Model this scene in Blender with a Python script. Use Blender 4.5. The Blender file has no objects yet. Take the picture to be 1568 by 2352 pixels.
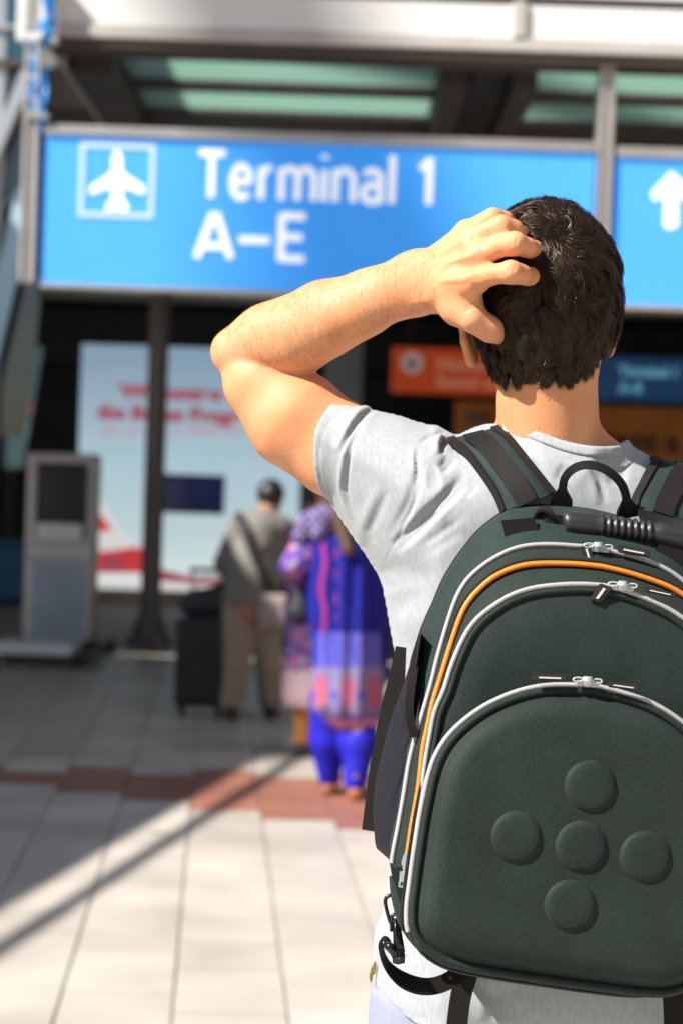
import bpy, bmesh, math, random
import numpy as np
from mathutils import Vector, Matrix

# ------------------------------------------------------------------ camera
SC = bpy.context.scene
COL = SC.collection
FPX = 4573.0                      # focal length in pixels of a 1568x2352 picture
CAMZ = 1.5
ROLL = math.atan(0.033)
PITCH = math.atan(51.0 / FPX)
Fw = Vector((0, math.cos(PITCH), -math.sin(PITCH)))
Zp = Vector((0, math.sin(PITCH), math.cos(PITCH)))
Xw = Vector((1, 0, 0))
Rt = math.cos(ROLL) * Xw + math.sin(ROLL) * Zp
Up = -math.sin(ROLL) * Xw + math.cos(ROLL) * Zp
cam_data = bpy.data.cameras.new("camera")
cam = bpy.data.objects.new("camera", cam_data)
COL.objects.link(cam)
cam_data.sensor_fit = 'VERTICAL'
cam_data.sensor_height = 36.0
cam_data.sensor_width = 24.0
cam_data.lens = FPX / 2352.0 * 36.0
cam_data.clip_start = 0.05
cam_data.clip_end = 2000
M = Matrix.Identity(4)
for i in range(3):
    M[i][0] = Rt[i]; M[i][1] = Up[i]; M[i][2] = -Fw[i]
M[2][3] = CAMZ
cam.matrix_world = M
cam_data.dof.use_dof = True
cam_data.dof.focus_distance = 2.17
cam_data.dof.aperture_fstop = 4.9
SC.camera = cam

# ------------------------------------------------------------------ light
SUN_AZ, SUN_EL = math.radians(61), math.radians(44)
L = Vector((math.sin(SUN_AZ) * math.cos(SUN_EL), math.cos(SUN_AZ) * math.cos(SUN_EL), -math.sin(SUN_EL)))
world = bpy.data.worlds.new("World")
SC.world = world
world.use_nodes = True
wn = world.node_tree.nodes
wl = world.node_tree.links
bg = wn["Background"]
sky = wn.new("ShaderNodeTexSky")
sky.sky_type = 'NISHITA'
sky.sun_disc = False
sky.sun_elevation = SUN_EL
sky.sun_rotation = math.atan2(-L.x, -L.y)
sky.altitude = 100
wl.new(sky.outputs[0], bg.inputs[0])
bg.inputs[1].default_value = 0.05
sun_d = bpy.data.lights.new("sun", 'SUN')
sun_d.energy = 5.0
sun_d.angle = math.radians(0.53)
sun_d.color = (1.0, 0.945, 0.87)
sun = bpy.data.objects.new("sun", sun_d)
COL.objects.link(sun)
sun.rotation_euler = L.to_track_quat('-Z', 'Y').to_euler()
sun.location = (-8, -10, 14)
SC.view_settings.view_transform = 'Standard'
SC.view_settings.look = 'None'
SC.view_settings.exposure = 0.98
SC.view_settings.gamma = 1.0
SC.view_settings.use_curve_mapping = False
SC.cycles.use_denoising = True
SC.cycles.max_bounces = 8
SC.cycles.transparent_max_bounces = 8
SC.cycles.sample_clamp_indirect = 8
random.seed(7)
rng = np.random.default_rng(7)

# ------------------------------------------------------------------ helpers
def P2W(x, y, Y):
    """pixel of the 1568x2352 picture -> world point at distance Y"""
    d = Fw * FPX + Rt * (x - 784.0) + Up * (1176.0 - y)
    t = Y / d.y
    return Vector((d.x * t, Y, CAMZ + d.z * t))

def p2w(pts, Y):
    pts = np.asarray(pts, float)
    Y = np.broadcast_to(np.asarray(Y, float), pts.shape[:1])
    d = np.array(Fw)[None] * FPX + (pts[:, :1] - 784) * np.array(Rt)[None] + (1176 - pts[:, 1:2]) * np.array(Up)[None]
    t = (Y / d[:, 1])[:, None]
    w = d * t
    w[:, 2] += CAMZ
    return w

def w2p(w):
    w = np.asarray(w, float) - np.array([0, 0, CAMZ])
    f = w @ np.array(Fw)
    return np.stack([784 + FPX * (w @ np.array(Rt)) / f, 1176 - FPX * (w @ np.array(Up)) / f], -1)

def ground(x, y, z=0.0):
    """pixel -> point on the ground"""
    d = Fw * FPX + Rt * (x - 784.0) + Up * (1176.0 - y)
    t = (z - CAMZ) / d.z
    return Vector((d.x * t, d.y * t, z))

def zc(x0, y0, s):
    return lambda pts: [(x0 + a * s, y0 + b * s) for a, b in pts]
Z1 = zc(900.1, 450.0, .3509)
Z2 = zc(474.8, 550.2, .38158)
Z3 = zc(682.9, 900.1, .31937)
Z4 = zc(806.4, 1821.0, .24886)
Z5 = zc(832.4, 1398.3, .26545)
Z6 = zc(975.5, 943.0, .37785)
Z7 = zc(812.9, 1560.8, .48154)

def tagp(o, label=None, cat=None, group=None, kind=None):
    if label: o["label"] = label
    if cat: o["category"] = cat
    if group: o["group"] = group
    if kind: o["kind"] = kind
    return o

def origin_of(o):
    v = Vector((0, 0, 0))
    while o is not None:
        v = v + Vector(o.location)
        o = o.parent
    return v

def empty(name, loc, label, cat, group=None):
    o = bpy.data.objects.new(name, None)
    o.empty_display_size = 0.1
    COL.objects.link(o)
    o.location = loc
    return tagp(o, label, cat, group)

def mk(name, verts, faces, mat, parent=None, smooth=False, loc=None):
    """mesh object from WORLD coordinates"""
    v = np.asarray(verts, np.float32).reshape(-1, 3)
    off = np.zeros(3, np.float32)
    if parent is not None:
        off = np.array(origin_of(parent), np.float32)
    elif loc is not None:
        off = np.array(loc, np.float32)
    v = v - off
    me = bpy.data.meshes.new(name)
    if isinstance(faces, np.ndarray) and faces.ndim == 2:
        n, k = faces.shape
        me.vertices.add(len(v)); me.vertices.foreach_set("co", v.ravel())
        me.loops.add(n * k); me.loops.foreach_set("vertex_index", faces.astype(np.int32).ravel())
        me.polygons.add(n)
        me.polygons.foreach_set("loop_start", np.arange(n, dtype=np.int32) * k)
        me.update(calc_edges=True)
        me.validate()
    else:
        me.from_pydata([tuple(map(float, p)) for p in v], [], [tuple(int(i) for i in f) for f in faces])
        me.update()
    if smooth:
        me.polygons.foreach_set("use_smooth", np.ones(len(me.polygons), bool))
    o = bpy.data.objects.new(name, me)
    COL.objects.link(o)
    if parent is not None:
        o.parent = parent
    elif loc is not None:
        o.location = loc
    if mat is not None:
        me.materials.append(mat)
    return o

class MB:
    """collects shapes in world space"""
    def __init__(s): s.v = []; s.f = []
    def add(s, v, f):
        n = len(s.v)
        s.v += [tuple(map(float, p)) for p in v]
        s.f += [tuple(i + n for i in q) for q in f]
        return s
    def box(s, a, b, bev=0.0):
        x0, y0, z0 = a; x1, y1, z1 = b
        if bev <= 0:
            s.add([(x0,y0,z0),(x1,y0,z0),(x1,y1,z0),(x0,y1,z0),(x0,y0,z1),(x1,y0,z1),(x1,y1,z1),(x0,y1,z1)],
                  [(3,2,1,0),(4,5,6,7),(0,1,5,4),(1,2,6,5),(2,3,7,6),(3,0,4,7)])
            return s
        bm = bmesh.new()
        bmesh.ops.create_cube(bm, size=1.0)
        for v in bm.verts:
            v.co = Vector(((x0+x1)/2 + v.co.x*(x1-x0), (y0+y1)/2 + v.co.y*(y1-y0), (z0+z1)/2 + v.co.z*(z1-z0)))
        bmesh.ops.bevel(bm, geom=bm.edges[:], offset=bev, segments=2, affect='EDGES', profile=0.6)
        bm.verts.index_update()
        s.add([v.co[:] for v in bm.verts], [[v.index for v in f.verts] for f in bm.faces])
        bm.free()
        return s
    def prism(s, poly, n, d):
        """poly: 3D points in a plane; extruded by n*d (closed)"""
        poly = [Vector(p) for p in poly]; n = Vector(n) * d
        k = len(poly)
        v = poly + [p + n for p in poly]
        f = [tuple(range(k - 1, -1, -1)), tuple(range(k, 2 * k))]
        f += [(i, (i + 1) % k, k + (i + 1) % k, k + i) for i in range(k)]
        return s.add(v, f)
    def tube(s, pts, r, seg=8, cap=True, flat=None):
        pts = [Vector(p) for p in pts]
        m = len(pts)
        rr = r if hasattr(r, '__len__') else [r] * m
        v = []; f = []
        t0 = (pts[1] - pts[0]).normalized()
        ref = Vector((0, 0, 1)) if abs(t0.z) < 0.9 else Vector((1, 0, 0))
        n = t0.cross(ref).normalized()
        for i, p in enumerate(pts):
            t = (pts[min(i + 1, m - 1)] - pts[max(i - 1, 0)]).normalized()
            n = (n - t * n.dot(t)).normalized()
            b = t.cross(n)
            for k in range(seg):
                a = 2 * math.pi * k / seg
                q = n * math.cos(a) * rr[i] + b * math.sin(a) * rr[i]
                v.append(p + q)
        for i in range(m - 1):
            for k in range(seg):
                a = i * seg + k; b2 = i * seg + (k + 1) % seg
                f.append((a, b2, b2 + seg, a + seg))
        if cap:
            f.append(tuple(range(seg - 1, -1, -1)))
            f.append(tuple((m - 1) * seg + k for k in range(seg)))
        return s.add(v, f)
    def strap(s, pts, wdir, width, thick):
        """flat band along pts; wdir: list or one vector across the band"""
        pts = [Vector(p) for p in pts]; m = len(pts)
        wd = [Vector(w) for w in wdir] if isinstance(wdir, (list, tuple)) and not isinstance(wdir[0], (int, float)) else [Vector(wdir)] * m
        ww = width if hasattr(width, '__len__') else [width] * m
        v = []; f = []
        for i, p in enumerate(pts):
            t = (pts[min(i + 1, m - 1)] - pts[max(i - 1, 0)]).normalized()
            w = (wd[i] - t * wd[i].dot(t)).normalized()
            nn = t.cross(w).normalized()
            for a, b in ((-1, -1), (1, -1), (1, 1), (-1, 1)):
                v.append(p + w * a * ww[i] / 2 + nn * b * thick / 2)
        for i in range(m - 1):
            for k in range(4):
                a = i * 4 + k; b2 = i * 4 + (k + 1) % 4
                f.append((a, b2, b2 + 4, a + 4))
        f.append((3, 2, 1, 0)); f.append(tuple((m - 1) * 4 + k for k in range(4)))
        return s.add(v, f)
    def lathe(s, c, prof, seg=24):
        c = Vector(c); v = []; f = []
        m = len(prof)
        for r, z in prof:
            for k in range(seg):
                a = 2 * math.pi * k / seg
                v.append((c.x + r * math.cos(a), c.y + r * math.sin(a), c.z + z))
        for i in range(m - 1):
            for k in range(seg):
                a = i * seg + k; b2 = i * seg + (k + 1) % seg
                f.append((a, b2, b2 + seg, a + seg))
        f.append(tuple(range(seg - 1, -1, -1)))
        f.append(tuple((m - 1) * seg + k for k in range(seg)))
        return s.add(v, f)
    def build(s, name, mat, parent=None, smooth=False, loc=None):
        return mk(name, s.v, s.f, mat, parent, smooth, loc)

def spline(pts, n, closed=False):
    """Catmull-Rom through pts (any dimension), n samples, even in arc length"""
    p = np.asarray([tuple(q) for q in pts], float)
    k = len(p)
    out = []
    for i in range(k if closed else k - 1):
        if closed:
            a, b, c, d = p[(i-1) % k], p[i], p[(i+1) % k], p[(i+2) % k]
        else:
            a, b, c, d = p[max(i-1, 0)], p[i], p[i+1], p[min(i+2, k-1)]
        t = np.linspace(0, 1, 12, endpoint=False)[:, None]
        out.append(0.5 * ((2*b) + (-a+c)*t + (2*a-5*b+4*c-d)*t**2 + (-a+3*b-3*c+d)*t**3))
    out = np.concatenate(out + ([p[:1]] if closed else [p[-1:]]))
    s = np.concatenate([[0], np.cumsum(np.linalg.norm(np.diff(out, axis=0), axis=1))])
    u = np.linspace(0, s[-1], n + (1 if closed else 0))
    if closed: u = u[:-1]
    return np.stack([np.interp(u, s, out[:, j]) for j in range(p.shape[1])], -1)

# ------------------------------------------------------------------ materials
def mat(name, col, rough=0.6, metal=0.0, var=0.0, scale=8.0, bump=0.0, bscale=None, spec=0.5, coat=0.0,
        sss=0.0, sheen=0.0, emit=0.0, stretch=None, detail=4.0, col2=None, bdist=0.002, rvar=0.0, tint=(1, 1, 1), wcoord=False):
    m = bpy.data.materials.new(name)
    m.use_nodes = True
    nt = m.node_tree; N = nt.nodes; K = nt.links
    b = N["Principled BSDF"]
    b.inputs["Base Color"].default_value = (*col, 1)
    b.inputs["Roughness"].default_value = rough
    b.inputs["Metallic"].default_value = metal
    b.inputs["Specular IOR Level"].default_value = spec
    b.inputs["Coat Weight"].default_value = coat
    b.inputs["Coat Roughness"].default_value = 0.08
    b.inputs["Specular Tint"].default_value = (*tint, 1)
    if sheen:
        b.inputs["Sheen Weight"].default_value = sheen
    if sss:
        b.inputs["Subsurface Weight"].default_value = sss
        b.inputs["Subsurface Radius"].default_value = (1.0, 0.35, 0.15)
        b.inputs["Subsurface Scale"].default_value = 0.006
    if emit:
        b.inputs["Emission Color"].default_value = (*col, 1)
        b.inputs["Emission Strength"].default_value = emit
    if var or bump or rvar:
        tc = N.new("ShaderNodeTexCoord")
        mp = N.new("ShaderNodeMapping")
        K.new(N.new("ShaderNodeNewGeometry").outputs["Position"] if wcoord else tc.outputs["Object"], mp.inputs[0])
        if stretch: mp.inputs["Scale"].default_value = stretch
        no = N.new("ShaderNodeTexNoise")
        no.inputs["Scale"].default_value = scale
        no.inputs["Detail"].default_value = detail
        K.new(mp.outputs[0], no.inputs["Vector"])
        if var:
            cr = N.new("ShaderNodeValToRGB")
            e = cr.color_ramp.elements
            e[0].position = 0.32; e[1].position = 0.68
            c2 = col2 or tuple(min(1, c * (1 + var)) for c in col)
            c1 = tuple(c * (1 - var) for c in col) if col2 is None else col
            e[0].color = (*c1, 1); e[1].color = (*c2, 1)
            K.new(no.outputs["Fac"], cr.inputs[0])
            K.new(cr.outputs[0], b.inputs["Base Color"])
            if emit: K.new(cr.outputs[0], b.inputs["Emission Color"])
        if rvar:
            mr = N.new("ShaderNodeMapRange")
            mr.inputs[3].default_value = max(0, rough - rvar); mr.inputs[4].default_value = min(1, rough + rvar)
            K.new(no.outputs["Fac"], mr.inputs[0]); K.new(mr.outputs[0], b.inputs["Roughness"])
        if bump:
            n2 = no
            if bscale:
                n2 = N.new("ShaderNodeTexNoise")
                n2.inputs["Scale"].default_value = bscale
                n2.inputs["Detail"].default_value = 3
                K.new(mp.outputs[0], n2.inputs["Vector"])
            bp = N.new("ShaderNodeBump")
            bp.inputs["Strength"].default_value = bump
            bp.inputs["Distance"].default_value = bdist
            K.new(n2.outputs["Fac"], bp.inputs["Height"])
            K.new(bp.outputs[0], b.inputs["Normal"])
    return m

def mat_attr(name, rough=0.8, attr="pattern", sheen=0.0):
    m = bpy.data.materials.new(name); m.use_nodes = True
    N = m.node_tree.nodes
    a = N.new("ShaderNodeVertexColor"); a.layer_name = attr
    b = N["Principled BSDF"]
    m.node_tree.links.new(a.outputs[0], b.inputs["Base Color"])
    b.inputs["Roughness"].default_value = rough
    b.inputs["Specular IOR Level"].default_value = 0.15
    return m

def paint(o, cols, attr="pattern"):
    me = o.data
    ca = me.color_attributes.new(attr, 'FLOAT_COLOR', 'POINT')
    c = np.ones((len(me.vertices), 4), np.float32)
    c[:, :3] = cols
    ca.data.foreach_set("color", c.ravel())

# ------------------------------------------------------------------ implicit surfaces
class Grid:
    def __init__(s, xs, ys, zs):
        s.xs = np.asarray(xs, np.float32); s.ys = np.asarray(ys, np.float32); s.zs = np.asarray(zs, np.float32)
        s.F = s.new()
    def new(s):
        return np.full((len(s.xs), len(s.ys), len(s.zs)), 0.2, np.float32)
    def sl(s, lo, hi):
        o = []
        for a, l, h in zip((s.xs, s.ys, s.zs), lo, hi):
            i0 = max(int(np.searchsorted(a, l)) - 1, 0); i1 = min(int(np.searchsorted(a, h)) + 1, len(a))
            o.append(slice(i0, max(i1, i0)))
        return tuple(o)
    def cone(s, a, b, ra, rb, k=0.01, F=None, flat=None):
        F = s.F if F is None else F
        a = np.array(a, np.float32); b = np.array(b, np.float32)
        m = max(ra, rb) + k + 0.012
        q = s.sl(np.minimum(a, b) - m, np.maximum(a, b) + m)
        if any(t.stop <= t.start for t in q): return
        X = s.xs[q[0]][:, None, None]; Y = s.ys[q[1]][None, :, None]; Z = s.zs[q[2]][None, None, :]
        d = cone_d(X, Y, Z, a, b, ra, rb, flat)
        F[q] = smin(F[q], d, k)
    def ell(s, c, r, k=0.01, F=None):
        F = s.F if F is None else F
        c = np.array(c, np.float32); r = np.array(r, np.float32)
        m = k + 0.015
        q = s.sl(c - r - m, c + r + m)
        X = s.xs[q[0]][:, None, None]; Y = s.ys[q[1]][None, :, None]; Z = s.zs[q[2]][None, None, :]
        F[q] = smin(F[q], ell_d(X, Y, Z, c, r), k)

def smin(a, b, k):
    if k <= 0: return np.minimum(a, b)
    h = np.maximum(k - np.abs(a - b), 0) / k
    return np.minimum(a, b) - h * h * k * 0.25

def cone_d(X, Y, Z, a, b, ra, rb, flat=None):
    ab = b - a
    l2 = float(ab @ ab) + 1e-12
    px, py, pz = X - a[0], Y - a[1], Z - a[2]
    t = np.clip((px * ab[0] + py * ab[1] + pz * ab[2]) / l2, 0, 1)
    dx, dy, dz = px - t * ab[0], py - t * ab[1], pz - t * ab[2]
    if flat is not None:
        n, sc = flat
        dn = dx * n[0] + dy * n[1] + dz * n[2]
        dx = dx + n[0] * dn * (sc - 1); dy = dy + n[1] * dn * (sc - 1); dz = dz + n[2] * dn * (sc - 1)
    return np.sqrt(dx * dx + dy * dy + dz * dz) - (ra + (rb - ra) * t)

def ell_d(X, Y, Z, c, r):
    x, y, z = (X - c[0]) / r[0], (Y - c[1]) / r[1], (Z - c[2]) / r[2]
    k0 = np.sqrt(x * x + y * y + z * z)
    x, y, z = x / r[0], y / r[1], z / r[2]
    k1 = np.sqrt(x * x + y * y + z * z) + 1e-9
    return k0 * (k0 - 1) / k1

def nets(g, F=None):
    """naive surface nets -> verts, quads"""
    F = g.F if F is None else F
    S = F < 0
    any_ = np.zeros(tuple(n - 1 for n in S.shape), bool); all_ = np.ones_like(any_)
    cs = [(i, j, k) for i in (0, 1) for j in (0, 1) for k in (0, 1)]
    nx, ny, nz = any_.shape
    for i, j, k in cs:
        q = S[i:i + nx, j:j + ny, k:k + nz]
        any_ |= q; all_ &= q
    act = any_ & ~all_
    ci = np.argwhere(act)
    idx = np.full(act.shape, -1, np.int32)
    idx[act] = np.arange(len(ci), dtype=np.int32)
    val = {c: F[ci[:, 0] + c[0], ci[:, 1] + c[1], ci[:, 2] + c[2]] for c in cs}
    acc = np.zeros((len(ci), 3), np.float32); cnt = np.zeros(len(ci), np.float32)
    for c in cs:
        for ax in range(3):
            if c[ax]: continue
            e = list(c); e[ax] = 1; e = tuple(e)
            a, b = val[c], val[e]
            cr = (a < 0) != (b < 0)
            t = np.where(cr, a / np.where(cr, a - b, 1), 0)
            p = np.array(c, np.float32)[None] + np.zeros((len(ci), 3), np.float32)
            p[:, ax] += t
            acc += p * cr[:, None]; cnt += cr
    loc = acc / np.maximum(cnt, 1)[:, None]
    V = np.empty_like(loc)
    for ax, arr in enumerate((g.xs, g.ys, g.zs)):
        a0 = arr[ci[:, ax]]; a1 = arr[ci[:, ax] + 1]
        V[:, ax] = a0 + (a1 - a0) * loc[:, ax]
    Q = []
    for ax in range(3):
        sl0 = [slice(None)] * 3; sl1 = [slice(None)] * 3
        sl0[ax] = slice(0, -1); sl1[ax] = slice(1, None)
        o1, o2 = [a for a in range(3) if a != ax]
        A, B = S[tuple(sl0)], S[tuple(sl1)]
        e = np.argwhere(A != B)
        ok = (e[:, o1] > 0) & (e[:, o2] > 0) & (e[:, o1] < act.shape[o1]) & (e[:, o2] < act.shape[o2])
        e = e[ok]
        ins = A[e[:, 0], e[:, 1], e[:, 2]]
        def at(d1, d2):
            q = e.copy(); q[:, o1] += d1; q[:, o2] += d2
            return idx[q[:, 0], q[:, 1], q[:, 2]]
        quad = np.stack([at(-1, -1), at(0, -1), at(0, 0), at(-1, 0)], -1)
        flip = ins if ax != 1 else ~ins
        quad[~flip] = quad[~flip][:, ::-1]
        Q.append(quad)
    return V, np.concatenate(Q)

def relax(V, Q, it=1, lam=0.5):
    n = len(V)
    for _ in range(it):
        s = np.zeros_like(V); c = np.zeros(n, np.float32)
        for a, b in ((0, 1), (1, 2), (2, 3), (3, 0)):
            for i, j in ((a, b), (b, a)):
                for ax in range(3):
                    s[:, ax] += np.bincount(Q[:, i], V[Q[:, j], ax], n)
                c += np.bincount(Q[:, i], minlength=n)
        V = V + lam * (s / np.maximum(c, 1)[:, None] - V)
    return V.astype(np.float32)

def vnormals(V, Q):
    n = np.cross(V[Q[:, 2]] - V[Q[:, 0]], V[Q[:, 3]] - V[Q[:, 1]])
    o = np.zeros_like(V)
    for k in range(4):
        for ax in range(3):
            o[:, ax] += np.bincount(Q[:, k], n[:, ax], len(V))
    return o / (np.linalg.norm(o, axis=1, keepdims=True) + 1e-12)

def poly_sd(P, poly):
    """signed distance (inside > 0) of points P (n,2) to a polygon, in pixels"""
    P = np.asarray(P, np.float32); poly = np.asarray(poly, np.float32)
    best = np.full(len(P), 1e9, np.float32); inside = np.zeros(len(P), bool)
    k = len(poly)
    for i in range(k):
        a = poly[i]; b = poly[(i + 1) % k]
        ab = b - a; ap = P - a
        t = np.clip((ap @ ab) / (ab @ ab + 1e-9), 0, 1)
        d = np.linalg.norm(ap - t[:, None] * ab, axis=1)
        best = np.minimum(best, d)
        c = ((a[1] > P[:, 1]) != (b[1] > P[:, 1]))
        with np.errstate(divide='ignore', invalid='ignore'):
            xi = (b[0] - a[0]) * (P[:, 1] - a[1]) / (b[1] - a[1] + 1e-12) + a[0]
        inside ^= c & (P[:, 0] < xi)
    return np.where(inside, best, -best)

def line_sd(P, line):
    """signed distance to an open polyline and position along it (0..1)"""
    P = np.asarray(P, np.float32); line = np.asarray(line, np.float32)
    seg = np.linalg.norm(np.diff(line, axis=0), axis=1); tot = seg.sum(); s0 = 0
    best = np.full(len(P), 1e9, np.float32); sg = np.zeros(len(P), np.float32); al = np.zeros(len(P), np.float32)
    for i in range(len(line) - 1):
        a = line[i]; ab = line[i + 1] - a; ap = P - a
        t = np.clip((ap @ ab) / (ab @ ab + 1e-9), 0, 1)
        d = np.linalg.norm(ap - t[:, None] * ab, axis=1)
        m = d < best
        best = np.where(m, d, best)
        sg = np.where(m, np.sign(ab[0] * ap[:, 1] - ab[1] * ap[:, 0]), sg)
        al = np.where(m, (s0 + t * seg[i]) / tot, al)
        s0 += seg[i]
    return best * sg, best, al

def text_width(s, size, bold):
    cu = bpy.data.curves.new("m", 'FONT'); cu.body = s; cu.size = size; cu.offset = bold
    to = bpy.data.objects.new("m", cu); COL.objects.link(to)
    me = bpy.data.meshes.new_from_object(to.evaluated_get(bpy.context.evaluated_depsgraph_get()))
    xs = [v.co.x for v in me.vertices]; bpy.data.objects.remove(to); bpy.data.meshes.remove(me)
    return max(xs)
def text_mesh(name, body, size, mtl, parent, loc, extrude=0.004, bold=0.0, sx=1.0, face='-Y', spacing=1.0):
    if ' ' in body:
        words = body.split(' ')
        for i, w_ in enumerate(words):
            adv = text_width(' '.join(words[:i]) + ' l', size, bold) - text_width('l', size, bold) if i else 0.0
            text_mesh(name, w_, size, mtl, parent, (loc[0] + adv * sx, loc[1], loc[2]), extrude, bold, sx)
        return None
    cu = bpy.data.curves.new(name, 'FONT')
    cu.body = body; cu.size = size; cu.extrude = extrude; cu.offset = bold; cu.space_character = spacing
    cu.resolution_u = 4
    to = bpy.data.objects.new(name, cu)
    COL.objects.link(to)
    dg = bpy.context.evaluated_depsgraph_get()
    me = bpy.data.meshes.new_from_object(to.evaluated_get(dg))
    bpy.data.objects.remove(to)
    n = len(me.vertices)
    co = np.empty(n * 3, np.float32); me.vertices.foreach_get("co", co); co = co.reshape(-1, 3)
    w = np.stack([co[:, 0] * sx, -co[:, 2], co[:, 1]], -1) + np.array(loc, np.float32) - np.array(origin_of(parent), np.float32)
    me.vertices.foreach_set("co", w.astype(np.float32).ravel())
    me.update(); me.name = name
    me.materials.clear(); me.materials.append(mtl)
    o = bpy.data.objects.new(name, me)
    COL.objects.link(o); o.parent = parent
    return o
# ------------------------------------------------------------------ setting materials
m_tile = mat("paving_beige", (0.44, 0.402, 0.355), 0.45, var=0.16, scale=1.7, bump=0.2, bscale=160, bdist=0.002, rvar=0.08, wcoord=True, detail=8)
m_tile_red = mat("paving_red", (0.27, 0.115, 0.075), 0.5, var=0.14, scale=4.0, bump=0.25, bscale=160, bdist=0.002, wcoord=True)
for mm in (m_tile, m_tile_red):      # every slab a slightly different shade
    N = mm.node_tree.nodes; K = mm.node_tree.links
    oi = N.new("ShaderNodeObjectInfo"); mr = N.new("ShaderNodeMapRange")
    mr.inputs[3].default_value = 0.90; mr.inputs[4].default_value = 1.08
    K.new(oi.outputs["Random"], mr.inputs[0])
    hs = N.new("ShaderNodeHueSaturation")
    b = N["Principled BSDF"]
    src = b.inputs["Base Color"].links[0].from_socket
    K.new(src, hs.inputs["Color"]); K.new(mr.outputs[0], hs.inputs["Value"]); K.new(hs.outputs[0], b.inputs["Base Color"])
m_joint = mat("joint_grout", (0.30, 0.26, 0.225), 0.9, var=0.2, scale=5)
m_fascia = mat("fascia_white", (0.74, 0.75, 0.74), 0.6, var=0.03, scale=1.2)
m_trim = mat("trim_grey", (0.48, 0.46, 0.43), 0.5, var=0.06, scale=3)
m_alu = mat("aluminium", (0.62, 0.60, 0.57), 0.32, metal=0.65, var=0.06, scale=5, rvar=0.08)
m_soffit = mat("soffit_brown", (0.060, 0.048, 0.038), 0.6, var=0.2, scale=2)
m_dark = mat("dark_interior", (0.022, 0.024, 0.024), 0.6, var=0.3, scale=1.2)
m_ceil = mat("ceiling_olive", (0.42, 0.41, 0.30), 0.7, var=0.15, scale=2)
m_column = mat("column_paint", (0.15, 0.135, 0.13), 0.4, var=0.12, scale=3, rvar=0.1)
m_white = mat("white_paint", (0.78, 0.79, 0.80), 0.4)
m_concrete = mat("concrete", (0.32, 0.31, 0.29), 0.85, var=0.12, scale=2.5, bump=0.2, bscale=40, bdist=0.004)
m_steel = mat("steel_light", (0.50, 0.53, 0.56), 0.35, metal=0.5, var=0.06, scale=4)

def glass_mat(name, col, rough=0.06):
    m = bpy.data.materials.new(name); m.use_nodes = True
    b = m.node_tree.nodes["Principled BSDF"]
    b.inputs["Base Color"].default_value = (*col, 1)
    b.inputs["Roughness"].default_value = rough
    b.inputs["Specular IOR Level"].default_value = 1.0
    b.inputs["Coat Weight"].default_value = 1.0
    b.inputs["Coat Roughness"].default_value = 0.02
    return m
m_glass_teal = glass_mat("facade_glass", (0.05, 0.26, 0.34))
m_glass_slate = glass_mat("facade_glass_slate", (0.03, 0.04, 0.05))

def frosted(name, col):
    m = bpy.data.materials.new(name); m.use_nodes = True
    nt = m.node_tree; N = nt.nodes; K = nt.links
    out = N["Material Output"]
    b = N["Principled BSDF"]
    b.inputs["Base Color"].default_value = (*col, 1); b.inputs["Roughness"].default_value = 0.25
    t = N.new("ShaderNodeBsdfTranslucent"); t.inputs[0].default_value = (*col, 1)
    mx = N.new("ShaderNodeMixShader"); mx.inputs[0].default_value = 0.72
    K.new(b.outputs[0], mx.inputs[1]); K.new(t.outputs[0], mx.inputs[2]); K.new(mx.outputs[0], out.inputs[0])
    return m
m_frost = frosted("frosted_green_glass", (0.46, 0.62, 0.55))

# ------------------------------------------------------------------ ground and paving
g = MB(); g.add([(-300, -300, -0.008), (300, -300, -0.008), (300, 300, -0.008), (-300, 300, -0.008)], [(0, 1, 2, 3)])
floor = g.build("ground", m_joint); tagp(floor, "beige slab paving with a red band in front of the terminal", "ground", kind="structure")

ang = 0.062
et = Vector((-math.sin(ang), math.cos(ang), 0)); ec = Vector((math.cos(ang), math.sin(ang), 0))
TC, TR = 0.328, 0.438
c0 = ground(395, 2350).dot(ec)
ref = ground(690, 1891)
ref_col = math.floor((ref.dot(ec) - c0) / TC); ref_t = ref.dot(et)
def tile_mesh(name, mtl):
    gx, gy, ch, hh = 0.0030, 0.0010, 0.0025, 0.008
    a, b = TC / 2 - gx, TR / 2 - gy
    v = [(-a, -b, -hh), (a, -b, -hh), (a, b, -hh), (-a, b, -hh), (-a, -b, -.003), (a, -b, -.003), (a, b, -.003), (-a, b, -.003),
         (-a + ch, -b + ch, 0), (a - ch, -b + ch, 0), (a - ch, b - ch, 0), (-a + ch, b - ch, 0)]
    f = [(8, 9, 10, 11)] + [(i, (i + 1) % 4, 4 + (i + 1) % 4, 4 + i) for i in range(4)] + [(4 + i, 4 + (i + 1) % 4, 8 + (i + 1) % 4, 8 + i) for i in range(4)]
    me = bpy.data.meshes.new(name); me.from_pydata(v, [], f); me.materials.append(mtl); me.update()
    return me, v, f
me_b, tv, tf = tile_mesh("paving_slab", m_tile)
me_r, _, _ = tile_mesh("paving_slab_red", m_tile_red)
tiles = []
for ci in range(-32, 34):
    low = ref_t - (ci - ref_col) * 0.212
    for ri in range(-8, 76):
        c = c0 + (ci + 0.5) * TC; t = ri * TR + (0.0 if ci % 2 else TR * 0.5)
        p = ec * c + et * t
        red = (low < t < 10.45)
        pp = w2p([p])[0] if p.y > 1 else (0, 0)
        vis = p.y > 3 and -40 < pp[0] < 900 and 1380 < pp[1] < 2390
        tiles.append((p, red, vis))
vis = sorted([i for i, t in enumerate(tiles) if t[2]], key=lambda i: tiles[i][0].y)[:300]
vs = set(vis)
sm = {False: MB(), True: MB()}
rz = math.atan2(et.y, et.x) - math.pi / 2
cr_, sr_ = math.cos(rz), math.sin(rz)
jit = random.Random(3)
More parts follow.
